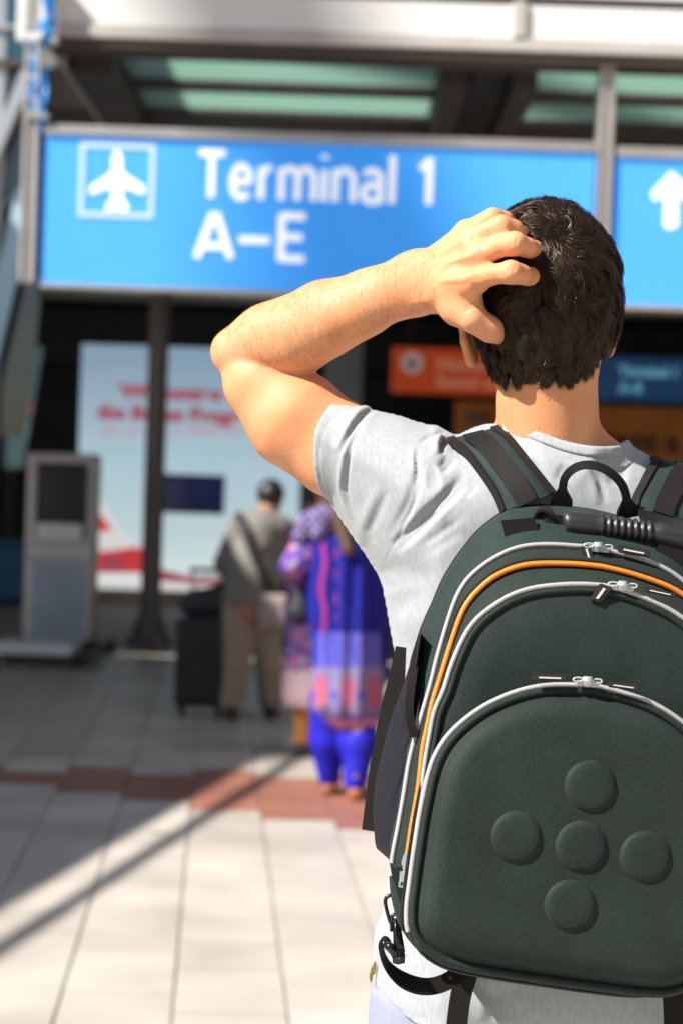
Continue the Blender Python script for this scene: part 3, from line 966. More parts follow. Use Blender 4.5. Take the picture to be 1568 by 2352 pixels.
# narrow poster at the left
a, b, c, d = rectZ(12, 100, 795, 1075, YB + 2)
lp = empty("poster_panel", ((a + b) / 2, YB + 2, 0), "narrow teal poster panel with faint red lettering at the hall's left", "poster")
MB().prism([Vector((P2W(x, y, YB + 2).x, YB + 2, P2W(x, y, YB + 2).z)) for x, y in ((18, 796), (98, 796), (52, 1075), (12, 1075))], (0, 1, 0), .08).build("print", mat("poster_teal", (.10, .17, .18), .4, emit=.25, var=.15), lp)
MB().box((a + .05, YB + 2.02, 0), (a + .15, YB + 2.07, c)).build("stand", m_black, lp)
v = P2W(20, 945, YB + 2)
text_mesh("lettering", "the", 26 * 28 / FPX / .7, m_pd, lp, (v.x, YB + 1.992, v.z), .003, bold=.02, sx=1.1)
# kerb plinth, blue box, low wall
a, b, c, d = rectZ(-120, 700, 1372, 1402, 25)
MB()
kb = empty("bench_kerb", ((a + b) / 2, 24.6, 0), "low beige stone kerb running in front of the billboard", "kerb")
n = 9
for i in range(n):
    MB().box((a + (b - a) * i / n + .004, 24.5, 0), (a + (b - a) * (i + 1) / n - .004, 24.9, 0.17), 0.015).build("kerb_stone", mat("kerb_stone", (0.55, 0.47, 0.38), .8, var=.1) if i == 0 else bpy.data.materials["kerb_stone"], kb)
a, b, c, d = rectZ(-90, 62, 1240, 1362, 23.5)
bx = empty("recycling_bin", ((a + b) / 2, 23.5, 0), "blue plastic container standing behind the info kiosk", "bin")
m_bin = mat("bin_blue", (0.015, 0.13, 0.30), 0.4, var=.1)
MB().box((a, 23.5, 0.06), (b, 24.2, d - .08), 0.03).build("body", m_bin, bx)
MB().box((a - .03, 23.46, d - .078), (b + .03, 24.24, d), 0.02).build("lid", m_bin, bx)
for x in (a + .1, b - .2):
    MB().tube([(x, 23.6, .06), (x + .06, 23.6, .06)], 0.06, 12).build("wheel", m_black, bx)

# ------------------------------------------------------------------ information kiosk
YK = 17.4
kx0, kx1, kz0, kz1 = rectZ(58, 214, 1040, 1496, YK)
ki = empty("info_kiosk", ((kx0 + kx1) / 2, YK + .2, 0), "tall grey metal information kiosk with a dark upper screen", "kiosk")
m_kb = mat("kiosk_metal", (0.58, 0.54, 0.55), 0.4, metal=.4, var=.06, scale=3)
m_kp = mat("kiosk_panel", (0.36, 0.43, 0.54), 0.35, metal=.3, var=.08, scale=4)
def kz(py): return P2W(136, py, YK).z
def kxx(px): return P2W(px, 1250, YK).x
MB().box((kx0, YK, 0.10), (kx1, YK + .45, kz1), 0.03).build("cabinet", m_kb, ki)
MB().box((kxx(80), YK - .012, kz(1235)), (kxx(198), YK - .002, kz(1063)), 0.004).build("screen", mat("kiosk_screen", (.010, .0105, .008), .25), ki)
MB().box((kxx(84), YK - .05, kz(1240)), (kxx(190), YK - .013, kz(1202)), 0.015).build("paper_tray", mat("tray", (.85, .83, .86), .5), ki)
MB().box((kx0 + .01, YK - .06, kz(1280)), (kx1 - .01, YK - .002, kz(1252)), 0.012).build("shelf", mat("kiosk_shelf", (.68, .68, .73), .4), ki)
MB().box((kxx(78), YK - .010, kz(1478)), (kxx(198), YK - .002, kz(1292)), 0.004).build("lower_panel", m_kp, ki)
MB().box((kx0 - .10, YK - .12, 0.0), (kx1 + .16, YK + .6, 0.098), 0.02).build("foot", m_black, ki)
pl = empty("white_trolley", (kx0, 16.2, 0), "low flat trolley with a pale deck in front of the kiosk", "trolley")
a, b, c, d = rectZ(2, 176, 1506, 1536, 16.2)
MB().box((a, 15.9, .10), (b, 16.5, .19), 0.012).build("deck", m_white, pl)
MB().box((a + .04, 15.95, .065), (b + .2, 16.6, .097), 0.006).build("underframe", m_black, pl)
for x in (a + .1, b - .02):
    for y in (16.0, 16.45):
        MB().tube([(x, y, .033), (x + .03, y, .033)], .032, 12).build("wheel", m_black, pl)

# ------------------------------------------------------------------ dark column
cb = ground(343, 1482)
colm = empty("steel_column", cb, "dark steel column with flared foot standing in front of the billboard", "column")
MB().lathe(cb, [(.22, 0), (.22, .03), (.19, .06), (.16, .12), (.11, .27), (.095, .38), (.095, 2.6), (.10, ZC - .004)], 24).build("shaft", m_column, colm, True)
for k in range(6):
    a = k * math.pi / 3
    MB().lathe((cb.x + .20 * math.cos(a), cb.y + .20 * math.sin(a), .03), [(.02, 0), (.02, .03), (.012, .04)], 8).build("anchor_bolt", m_steel, colm)
# ------------------------------------------------------------------ the traveller
m_skin = mat("skin", (0.69, 0.335, 0.175), 0.56, col2=(0.65, 0.262, 0.118), var=0.13, scale=24, bump=0.32, bscale=260, bdist=0.0012, sss=0.14, spec=0.38, detail=8)
m_shirt = mat("shirt_grey", (0.315, 0.34, 0.36), 0.9, var=0.10, scale=330, stretch=(1.0, 1.0, 0.22), bump=0.12, bscale=900, bdist=0.0006, sheen=0.15, detail=6)
m_hair = mat("hair_dark", (0.0175, 0.0098, 0.0060), 0.40, spec=0.50, var=0.5, scale=80, tint=(.80, .60, .46))
m_trous = mat("trousers_lilac", (0.25, 0.27, 0.38), 0.85, var=0.05, scale=200)
m_shoe = mat("shoe_dark", (0.05, 0.05, 0.055), 0.5)
foot_c = Vector((P2W(1250, 1000, 2.42).x, 2.42, 0))
man = empty("person", foot_c, "person in grey t-shirt seen from behind, scratching dark hair with left hand", "person")

def J(x, y, Y): return np.array(P2W(x, y, Y), np.float32)
def A(*a): return np.concatenate([np.arange(x0, x1, st) for x0, x1, st in a] + [[a[-1][1]]])
xc = J(1252, 660, 2.36)
gx = A((J(480, 800, 2.40)[0] - .02, J(1445, 800, 2.36)[0], .0021), (J(1445, 800, 2.36)[0], J(1860, 1500, 2.4)[0] + .04, .008))
gy = A((2.14, 2.21, .006), (2.21, 2.485, .0021), (2.485, 2.62, .005))
zmid = J(900, 1200, 2.4)[2]
gz = A((-0.01, zmid, .010), (zmid, J(1250, 455, 2.36)[2] + .01, .0021))
G = Grid(gx, gy, gz)

# head primitives kept for the hair
HC = J(1252, 662, 2.36)
HEAD = [('e', HC, np.array((.0775, .100, .0955), np.float32)),
        ('e', J(1252, 705, 2.40), np.array((.068, .066, .092), np.float32)),
        ('e', J(1252, 800, 2.41), np.array((.054, .058, .055), np.float32)),
        ('e', J(1252, 735, 2.332), np.array((.0685, .066, .056), np.float32)),
        ('c', J(1253, 830, 2.344), J(1258, 1050, 2.368), .0595, .0615)]
def head_sdf(p):
    X, Y, Z = p[..., 0], p[..., 1], p[..., 2]
    d = None
    for q in HEAD:
        e = ell_d(X, Y, Z, q[1], q[2]) if q[0] == 'e' else cone_d(X, Y, Z, q[1], q[2], q[3], q[4])
        d = e if d is None else smin(d, e, .03)
    return d
for q in HEAD:
    if q[0] == 'e': G.ell(q[1], q[2], .03)
    else: G.cone(q[1], q[2], q[3], q[4], .03)
# face: nose, brow, chin, lips
G.cone(J(1252, 690, 2.455), J(1252, 745, 2.478), .010, .015, .015)
G.cone(J(1225, 668, 2.445), J(1280, 668, 2.445), .012, .012, .02)
G.ell(J(1252, 795, 2.455), (.024, .014, .008), .01)
G.ell(J(1252, 838, 2.445), (.022, .018, .018), .02)
# ears (two folds each)
for s, (ex, ey) in ((-1, (1080, 778)), (1, (1397, 757))):
    c = J(ex, ey, 2.372)
    G.cone(c + np.array((s * .006, .006, .022)), c + np.array((-s * .002, -.002, -.026)), .0125, .0085, .006, flat=((0.5 * s, .86, 0), 1.5))
    G.cone(c + np.array((s * .011, -.004, .024)), c + np.array((s * .008, -.008, -.004)), .0055, .005, .004)
    G.cone(c + np.array((s * .008, -.008, -.004)), c + np.array((0, -.004, -.026)), .005, .0065, .004)

# torso (slightly inside the shirt)
SHIRT = [(1160, 955), (1090, 982), (1045, 1000), (1030, 994), (1012, 984), (999, 977), (980, 977), (950, 969), (919, 958), (871, 945), (839, 932), (788, 922),
         (700, 905), (640, 960), (640, 1040), (690, 1110), (753, 1152), (779, 1187), (833, 1264), (868, 1318), (881, 1347), (890, 1398), (903, 1475), (919, 1571),
         (925, 1650), (921, 1750), (911, 1880), (896, 1980), (877, 2105), (864, 2180), (857, 2260), (855, 2460),
         (1640, 2460), (1636, 2200), (1604, 1900), (1592, 1650), (1612, 1480), (1640, 1560), (1690, 1640), (1800, 1620), (1800, 1400), (1760, 1200), (1690, 1110), (1600, 1072), (1500, 1056), (1450, 1028), (1429, 985), (1400, 940), (1160, 930)]
def inflate_field(g, poly, q, inset, Rf, Yf):
    """field of a polygon seen in the picture, swelled to a round body"""
    X = g.xs[q[0]]; Z = g.zs[q[2]]
    XX, ZZ = np.meshgrid(X, Z, indexing='ij')
    pp = w2p(np.stack([XX.ravel(), np.full(XX.size, 2.40), ZZ.ravel()], -1)).astype(np.float32)
    d = (poly_sd(pp, poly) / 1905.0 - inset)
    R = Rf(pp); Yc = Yf(pp)
    dn = np.clip(d / R, -1, 1)
    T = np.where(d > 0, R * np.sqrt(np.clip(1 - (1 - np.clip(dn, 0, 1)) ** 2, 0, 1)), 0)
    T = T.reshape(XX.shape)[:, None, :]; d = d.reshape(XX.shape)[:, None, :]; Yc = Yc.reshape(XX.shape)[:, None, :]
    Y = g.ys[q[1]][None, :, None]
    f = np.where(d > 0, np.abs(Y - Yc) - T, np.sqrt((Y - Yc) ** 2 + d * d))
    return (f * 0.75).astype(np.float32)
def Rfun(pp):
    t = np.clip((pp[:, 0] - 760) / 240, 0, 1); t2 = np.clip((1780 - pp[:, 0]) / 180, 0, 1)
    return 0.066 + (0.118 - 0.066) * np.minimum(t, t2) ** 1.0
def Yfun(pp):
    t = np.clip((940 - pp[:, 0]) / 220, 0, 1)
    low = np.clip((pp[:, 1] - 1150) / 500, 0, 1)
    return 2.392 + 0.012 * t + 0.012 * low
q = G.sl((gx[0], gy[0], J(1250, 2400, 2.4)[2]), (gx[-1], gy[-1], J(1250, 930, 2.4)[2]))
fb = inflate_field(G, SHIRT, q, 0.030, lambda p_: Rfun(p_) - .024, Yfun)
pz = w2p(np.stack([np.zeros(len(G.zs[q[2]])), np.full(len(G.zs[q[2]]), 2.4), G.zs[q[2]]], -1))[:, 1]
fb = np.maximum(fb, ((1008 + 24 - pz) / 1905.0)[None, None, :])
fb = np.maximum(fb, -(G.xs[q[0]] - J(905, 1085, 2.4)[0])[:, None, None])
G.F[q] = smin(G.F[q], fb, .03)
# trapezius / nape
G.cone(J(1322, 1032, 2.378), J(1520, 1185, 2.40), .036, .040, .02)
G.cone(J(1195, 1036, 2.378), J(1010, 1130, 2.395), .036, .036, .02)
# left upper arm
FU = G.new()
def chain(pts, k, F):
    for a, b in zip(pts[:-1], pts[1:]):
        G.cone(J(*a[:3]), J(*b[:3]), a[3], b[3], k, F, a[4] if len(a) > 4 else None)
chain([(930, 1098, 2.385, .046), (850, 1062, 2.396, .050), (790, 1030, 2.412, .0510), (680, 948, 2.420, .0495), (602, 880, 2.428, .0355), (541, 812, 2.436, .0250)], .02, FU)
# triceps sweep below
chain([(755, 1052, 2.414, .043), (660, 985, 2.42, .040), (580, 890, 2.43, .032)], .02, FU)
# forearm
FF = G.new()
chain([(541, 810, 2.436, .0250), (606, 792, 2.424, .0335), (680, 774, 2.408, .0420), (758, 737, 2.390, .0365), (832, 706, 2.372, .0312), (925, 666, 2.346, .0282), (968, 650, 2.332, .0290, ((0, 1, 0.1), 1.3))], .022, FF)
chain([(538, 806, 2.436, .0245), (610, 762, 2.424, .027), (740, 706, 2.395, .026), (850, 672, 2.368, .022), (948, 626, 2.34, .017)], .02, FF)
# hand
def hb(zx, zy, Y): x, y = Z1([(zx, zy)])[0]; return (x, y, Y)
FH = G.new()
wr = (968, 648, 2.332)
flatn = ((0.25, 0.97, 0.0), 1.25)
mcps = {'index': hb(530, 550, 2.252), 'middle': hb(545, 395, 2.256), 'ring': hb(520, 285, 2.270), 'pinky': hb(480, 232, 2.292)}
for nme, r0, r1 in (('index', .026, .0165), ('middle', .027, .0165), ('ring', .025, .0150), ('pinky', .022, .0125)):
    G.cone(J(*wr), J(*mcps[nme]), r0, r1, .014, FH, flatn)
G.cone(J(968, 655, 2.332), J(1045, 650, 2.285), .031, .024, .014, FH, flatn)
G.cone(J(940, 612, 2.338), J(965, 602, 2.33), .012, .011, .012, FH)      # ulna head
def finger(pts, k=.005):
    for a, b in zip(pts[:-1], pts[1:]): G.cone(J(*a[:3]), J(*b[:3]), a[3], b[3], k, FH)
finger([(*mcps['index'], .0150), (*hb(660, 512, 2.238), .0104), (*hb(778, 500, 2.228), .0122), (*hb(850, 515, 2.237), .0098), (*hb(900, 532, 2.256), .0102), (*hb(945, 550, 2.280), .0085)], .008)
finger([(*mcps['middle'], .0150), (*hb(690, 335, 2.242), .0106), (*hb(800, 312, 2.236), .0124), (*hb(880, 338, 2.248), .0100), (*hb(928, 358, 2.267), .0102), (*hb(980, 390, 2.292), .0085)], .008)
finger([(*mcps['ring'], .0140), (*hb(630, 232, 2.260), .0102), (*hb(712, 200, 2.254), .0122), (*hb(790, 225, 2.262), .0108), (*hb(860, 250, 2.285), .0090)], .008)
finger([(*mcps['pinky'], .0115), (*hb(580, 185, 2.286), .0100), (*hb(655, 150, 2.284), .0112), (*hb(735, 160, 2.296), .0095), (*hb(800, 190, 2.312), .008)], .008)
# thumb and its web
finger([(*hb(330, 640, 2.312), .022), (*hb(430, 740, 2.285), .0170), (*hb(520, 806, 2.268), .0122), (*hb(600, 850, 2.274), .0106), (*hb(646, 878, 2.277), .0110), (*hb(700, 898, 2.293), .0096), (*hb(770, 914, 2.318), .0080)], .014)
G.cone(J(*hb(500, 600, 2.268)), J(*hb(500, 715, 2.275)), .011, .009, .02, FH)
G.cone(J(*hb(430, 560, 2.278)), J(*hb(450, 700, 2.280)), .017, .013, .02, FH)
G.F = smin(G.F, smin(smin(FU, FF, .006), FH, .012) if False else smin(FU, smin(FF, FH, .016), .005), .004)
del FU, FF, FH
# right arm hanging
def Wp(x, z, Y): return np.array((x, Y, z), np.float32)
xs0 = J(1655, 1180, 2.40)
G.cone(xs0, Wp(xs0[0] + .05, 1.16, 2.42), .058, .042, .03)
G.cone(Wp(xs0[0] + .05, 1.16, 2.42), Wp(xs0[0] + .055, .90, 2.46), .042, .028, .02)
hx = xs0[0] + .055
G.cone(Wp(hx, .90, 2.46), Wp(hx, .80, 2.475), .030, .034, .02, flat=((1, 0, 0), 1.6))
for i, dy in enumerate((-.03, -.01, .012, .032)):
    G.cone(Wp(hx, .80, 2.475 + dy), Wp(hx - .012, .745 - .008 * (i in (1, 2)), 2.485 + dy), .010, .009, .006)
    G.cone(Wp(hx - .012, .745, 2.485 + dy), Wp(hx - .03, .715, 2.488 + dy), .009, .008, .004)
G.cone(Wp(hx, .86, 2.495), Wp(hx - .02, .795, 2.53), .013, .010, .01)
# legs and feet
hipx = foot_c.x
for s in (-1, 1):
    G.cone(Wp(hipx + s * .09, .86, 2.42), Wp(hipx + s * .11, .50, 2.41), .074, .056, .02)
    G.cone(Wp(hipx + s * .11, .50, 2.41), Wp(hipx + s * .12, .10, 2.40), .058, .040, .03)
    G.cone(Wp(hipx + s * .12, .06, 2.40), Wp(hipx + s * .135, .035, 2.56), .040, .032, .03)
bV, bQ = nets(G)
bV = relax(bV, bQ, 2, 0.45)
bN = vnormals(bV, bQ)
# skin folds: knuckles, thumb web, elbow, wrist
pp = w2p(bV)
front = bN[:, 1] < 0.2
def fold(V, N, P, sel, line, wpx, amp, asym=0.0, soft=True):
    sd, d, al = line_sd(P[sel], line)
    e = (np.clip(np.sin(np.pi * np.clip(al, 0, 1)), 0, 1) ** .8) if soft else 1.0
    prof = -amp * np.exp(-(d / wpx) ** 2)
    if asym: prof = prof + amp * asym * np.exp(-((sd - 1.9 * wpx) / (1.3 * wpx)) ** 2)
    V[sel] += N[sel] * (prof * e)[:, None]
for line, w_, a_ in ((Z1([(775, 455), (762, 480), (768, 510)]), 2.4, .0012), (Z1([(800, 452), (790, 485), (798, 520)]), 2.4, .0012),
                     (Z1([(790, 262), (775, 290), (782, 330)]), 2.4, .0012), (Z1([(820, 268), (808, 300), (815, 335)]), 2.4, .0012),
                     (Z1([(720, 170), (705, 190), (708, 215)]), 2.2, .0006),
                     (Z1([(520, 570), (560, 610), (600, 640)]), 4, .0016), (Z1([(470, 735), (530, 700), (590, 668)]), 3.0, .0011), (Z1([(450, 760), (520, 735), (580, 715)]), 3.0, .0010),
                     (Z1([(500, 660), (550, 655), (595, 655)]), 3.0, .0010),
                     (Z1([(600, 860), (615, 890), (612, 915)]), 2.0, .0009),
                     (Z1([(300, 400), (400, 330), (520, 270)]), 7, -.0022), (Z1([(280, 480), (400, 430), (540, 385)]), 7, -.0024), (Z1([(290, 560), (400, 550), (520, 540)]), 7, -.0024), (Z1([(420, 400), (480, 350), (560, 335)]), 8, .0016), (Z1([(420, 500), (500, 470), (580, 465)]), 8, .0016), (Z1([(200, 520), (190, 600), (230, 690)]), 4, .0008), (Z1([(300, 520), (360, 440), (440, 420), (500, 330)]), 3.0, -.0009),
                     (Z2([(1180, 440), (1290, 370), (1440, 300)]), 16, -.0016), 
                     (Z1([(560, 340), (600, 320), (650, 300)]), 5, .0012), (Z1([(570, 470), (640, 460), (700, 440)]), 5, .001)):
    fold(bV, bN, pp, front, line, w_, a_)
body = mk("body", bV, bQ, m_skin, man, True)
# fine hair on the forearm
sel = (pp[:, 0] > 520) & (pp[:, 0] < 1000) & (pp[:, 1] < np.interp(pp[:, 0], [540, 600, 700, 800, 900, 1000], [790, 835, 840, 780, 735, 700])) & front
cand = np.flatnonzero(sel); pk_ = rng.choice(cand, 3600)
r0_ = bV[pk_]; n0_ = bN[pk_]
ax_ = J(925, 664, 2.346) - J(606, 792, 2.424); ax_ /= np.linalg.norm(ax_)
t0_ = -ax_[None] * .3 + np.array([[.25, -.1, -.9]]) + rng.normal(0, .35, r0_.shape); t0_ -= n0_ * (t0_ * n0_).sum(1, keepdims=True); t0_ /= np.linalg.norm(t0_, axis=1, keepdims=True)
l0_ = rng.uniform(.005, .012, (len(pk_), 1)); sd0 = np.cross(t0_, n0_) * .00006
a0_ = r0_; b0_ = r0_ + t0_ * l0_ * .5 + n0_ * .0012; c0__ = r0_ + t0_ * l0_ + n0_ * .0008
hv = np.stack([a0_ - sd0, a0_ + sd0, b0_ - sd0, b0_ + sd0, c0__], 1).reshape(-1, 3)
ib = (np.arange(len(pk_)) * 5)[:, None]
hf = [tuple(x) for x in np.concatenate([ib, ib + 1, ib + 3, ib + 2], 1)] + [tuple(x) for x in np.concatenate([ib + 2, ib + 3, ib + 4], 1)]
mk("arm_hair", hv, hf, mat("arm_hair_brown", (.30, .15, .06), .5), man)["kind"] = "stuff"
mo = np.array(P2W(*Z2([(615, 700)])[0], 2.36)); 


# ------------------------------------------------------------------ hair
hd = head_sdf(bV)
P_ = pp
def hair_mask(V, P, ex=0.0):
    zrel = (P[:, 1])
    ok = (np.abs(head_sdf(V)) < .0035)
    hl = np.interp(P[:, 0], [1095, 1118, 1140, 1167, 1202, 1251, 1314, 1340, 1362, 1385], [780, 820, 852, 874, 862, 868, 868, 852, 828, 770]) + ex
    back = V[:, 1] < 2.375
    ok &= np.where(back, zrel < hl, np.where(V[:, 1] < 2.41, zrel < 730, zrel < 548 + 0))
    return ok
hm = hair_mask(bV, pp, 16.0)
HQ = bQ[hm[bQ].all(1)]
HQ_cap = bQ[hair_mask(bV, pp, -8.0)[bQ].all(1)]
area = np.linalg.norm(np.cross(bV[HQ[:, 2]] - bV[HQ[:, 0]], bV[HQ[:, 3]] - bV[HQ[:, 1]]), axis=1)
NS = 115000
ctr = bV[HQ].mean(1)
cpx = w2p(ctr)
hl_ = np.interp(cpx[:, 0], [1095, 1118, 1140, 1167, 1202, 1251, 1314, 1340, 1362, 1385], [780, 820, 852, 874, 862, 868, 868, 852, 828, 770])
wgt = area * np.where(ctr[:, 1] < 2.40, 1.0, 0.35) * np.where(ctr[:, 1] < 2.375, np.clip((hl_ + 16 - cpx[:, 1]) / 34, 0.0, 1) ** 1.5, 1.0)
pick = rng.choice(len(HQ), NS, p=wgt / wgt.sum())
uv = rng.random((NS, 2))
qv = bV[HQ[pick]]
root = (qv[:, 0] * ((1-uv[:, :1]) * (1-uv[:, 1:])) + qv[:, 1] * (uv[:, :1] * (1-uv[:, 1:])) + qv[:, 2] * (uv[:, :1] * uv[:, 1:]) + qv[:, 3] * ((1-uv[:, :1]) * uv[:, 1:]))
def grad(p):
    e = .0015; g_ = np.empty_like(p)
    for ax in range(3):
        d = np.zeros(3); d[ax] = e
        g_[:, ax] = head_sdf(p + d) - head_sdf(p - d)
    return g_ / (np.linalg.norm(g_, axis=1, keepdims=True) + 1e-9)
whorl = np.array(P2W(1282, 555, 2.285))
# clumps
NC = 1500
cl = root[rng.choice(NS, NC)]
cid = np.empty(NS, int)
for i in range(0, NS, 4000):
    cid[i:i + 4000] = np.argmin(((root[i:i + 4000, None] - cl[None]) ** 2).sum(-1), axis=1)
NB = 230
bigc = cl[rng.choice(NC, NB)]
bid = np.argmin(((cl[:, None] - bigc[None]) ** 2).sum(-1), axis=1)
cj = rng.normal(0, .75, (NC, 3)) + 1.25 * rng.normal(0, 1, (NB, 3))[bid]
pr = w2p(root)
def flow(p, P):
    r = p - whorl
    n = grad(p)
    dist = np.linalg.norm(r, axis=1, keepdims=True)
    t = r / (dist + 1e-6)
    t = t - n * (t * n).sum(1, keepdims=True)
    sw = np.cross(n, t)
    t = t + sw * (0.9 * np.exp(-dist / .03) + 0.12)
    t[:, 2] -= np.clip(dist[:, 0] - .03, 0, .1) * 5.0
    t = t + np.array([[0.0, -0.25, 0.0]]) * (P[:, 1:2] > 700)
    t = t - n * (t * n).sum(1, keepdims=True)
    return t / (np.linalg.norm(t, axis=1, keepdims=True) + 1e-9), n
low = np.clip((pr[:, 1] - 700) / 180, 0, 1)
top = np.clip((640 - pr[:, 1]) / 150, 0, 1)
length = (0.042 * (1 - low) + 0.015 * low) * rng.uniform(.65, 1.15, NS)
clift = rng.uniform(.75, 1.2, NC) * rng.uniform(.55, 1.35, NB)[bid]
lift = (0.0115 * (1 - low) + .0042 * low) * rng.uniform(.6, 1.1, NS) * clift[cid]
SEG = 5
P = root.copy(); pts = [root - 0.001 * grad(root)]
wave = rng.uniform(0, 6.28, NB)[bid] + rng.normal(0, .4, NC)
for s in range(SEG):
    t, n = flow(P, pr)
    cjj = cj[cid]
    t = t + 0.24 * cjj + rng.normal(0, .17, t.shape)
    t = t + np.cross(n, t) * (0.55 * np.sin(wave[cid] + s * 1.5))[:, None]
    t = t - n * (t * n).sum(1, keepdims=True); t /= np.linalg.norm(t, axis=1, keepdims=True)
    P = P + t * (length / SEG)[:, None]
    f = (s + 1) / SEG
    tgt = lift * (np.sin(min(f * 1.9, 1.57)) * (1.0 - .25 * f)) + 0.0012
    d = head_sdf(P)
    P = P + grad(P) * (tgt - d)[:, None]
    # clumping towards the clump's own path
    cen = np.stack([np.bincount(cid, P[:, a], NC) for a in range(3)], -1) / np.maximum(np.bincount(cid, minlength=NC), 1)[:, None]
    P = P + (cen[cid] - P) * (0.20 * f)
    pts.append(P.copy())
pts = np.stack(pts, 1)                                    # NS, SEG+1, 3
# stray ends
stray = rng.random(NS) < .05
pts[stray, -1] += grad(pts[stray, -1]) * .0045 * rng.random((stray.sum(), 1)) + rng.normal(0, .0015, (stray.sum(), 3))
tg = np.diff(pts, axis=1); tg = np.concatenate([tg, tg[:, -1:]], 1); tg /= np.linalg.norm(tg, axis=2, keepdims=True) + 1e-9
nn = np.repeat(grad(root)[:, None], SEG + 1, 1) + rng.normal(0, .35, (NS, 1, 3))
sd_ = np.cross(tg, nn); sd_ /= np.linalg.norm(sd_, axis=2, keepdims=True) + 1e-9
wid = np.array([.00028, .00031, .00030, .00026, .00020, .00006])[None, :, None] * rng.uniform(.7, 1.2, (NS, 1, 1))
vl = pts - sd_ * wid; vr = pts + sd_ * wid
HV = np.stack([vl, vr], 2).reshape(-1, 3)
base = (np.arange(NS) * (SEG + 1) * 2)[:, None]
ix = np.arange(SEG)[None] * 2 + base
HF = np.stack([ix, ix + 1, ix + 3, ix + 2], -1).reshape(-1, 4)
# dark cap under the strands
capq = HQ_cap
used, inv = np.unique(capq, return_inverse=True)
cv = bV[used] + bN[used] * .0022
HF = np.concatenate([HF, inv.reshape(-1, 4) + len(HV)]); HV = np.concatenate([HV, cv])
hair = mk("hair", HV, HF, m_hair, man, True)

# ------------------------------------------------------------------ t-shirt
sx_ = A((J(690, 1000, 2.42)[0] - .02, J(1500, 1000, 2.40)[0], .0024), (J(1500, 1000, 2.40)[0], J(1860, 1500, 2.4)[0], .006))
sy_ = A((2.25, 2.56, .0026),)
sz_ = A((J(1250, 2420, 2.4)[2], J(900, 1750, 2.4)[2], .0045), (J(900, 1750, 2.4)[2], J(1250, 925, 2.4)[2], .0024))
S = Grid(sx_, sy_, sz_)
q = (slice(None),) * 3
S.F = inflate_field(S, SHIRT, q, 0.0, Rfun, Yfun)
XX, YY, ZZ = np.meshgrid(S.xs, np.array([2.30, 2.56], np.float32), S.zs, indexing='ij')
# collar cut (back of the neck)
collar = Z6([(300, -90), (440, 40), (500, 66), (560, 74), (650, 108), (800, 168), (900, 198), (1000, 213), (1100, 218), (1200, 208), (1300, 150), (1400, 60)])
cxs = [c[0] for c in collar]; cys = [c[1] for c in collar]
pB = w2p(np.stack([np.repeat(S.xs, len(S.zs)), np.full(len(S.xs) * len(S.zs), 2.30), np.tile(S.zs, len(S.xs))], -1))
gcut = ((np.interp(pB[:, 0], cxs, cys) - pB[:, 1]) / 1905.0).reshape(len(S.xs), 1, len(S.zs)).astype(np.float32)
drop = (np.clip(S.ys - 2.36, 0, 1) * 0.5)[None, :, None]
S.F = np.maximum(S.F, gcut + drop)
# sleeve cut: plane across the arm (leans away from the camera)
a0, a1, a2 = np.array(P2W(788, 924, 2.405)), np.array(P2W(753, 1154, 2.405)), np.array(P2W(713, 1042, 2.342))
nrm = np.cross(a1 - a0, a2 - a0); nrm /= np.linalg.norm(nrm)
if nrm[0] > 0: nrm = -nrm
dpl = (S.xs[:, None, None] * nrm[0] + S.ys[None, :, None] * nrm[1] + S.zs[None, None, :] * nrm[2]) - float(nrm @ a0)
S.F = np.maximum(S.F, dpl.astype(np.float32))
# hem cut
h0, h1 = P2W(859, 2268, 2.40), P2W(1010, 2352, 2.30)
hemP = w2p(np.stack([np.repeat(S.xs, len(S.zs)), np.full(len(S.xs) * len(S.zs), 2.36), np.tile(S.zs, len(S.xs))], -1))
hemy = np.interp(hemP[:, 0], [840, 860, 909, 972, 1010, 1100, 1250, 1500, 1640], [2262, 2281, 2311, 2340, 2352, 2372, 2390, 2400, 2392])
S.F = np.maximum(S.F, ((hemP[:, 1] - hemy) / 1905.0).reshape(len(S.xs), 1, len(S.zs)).astype(np.float32))
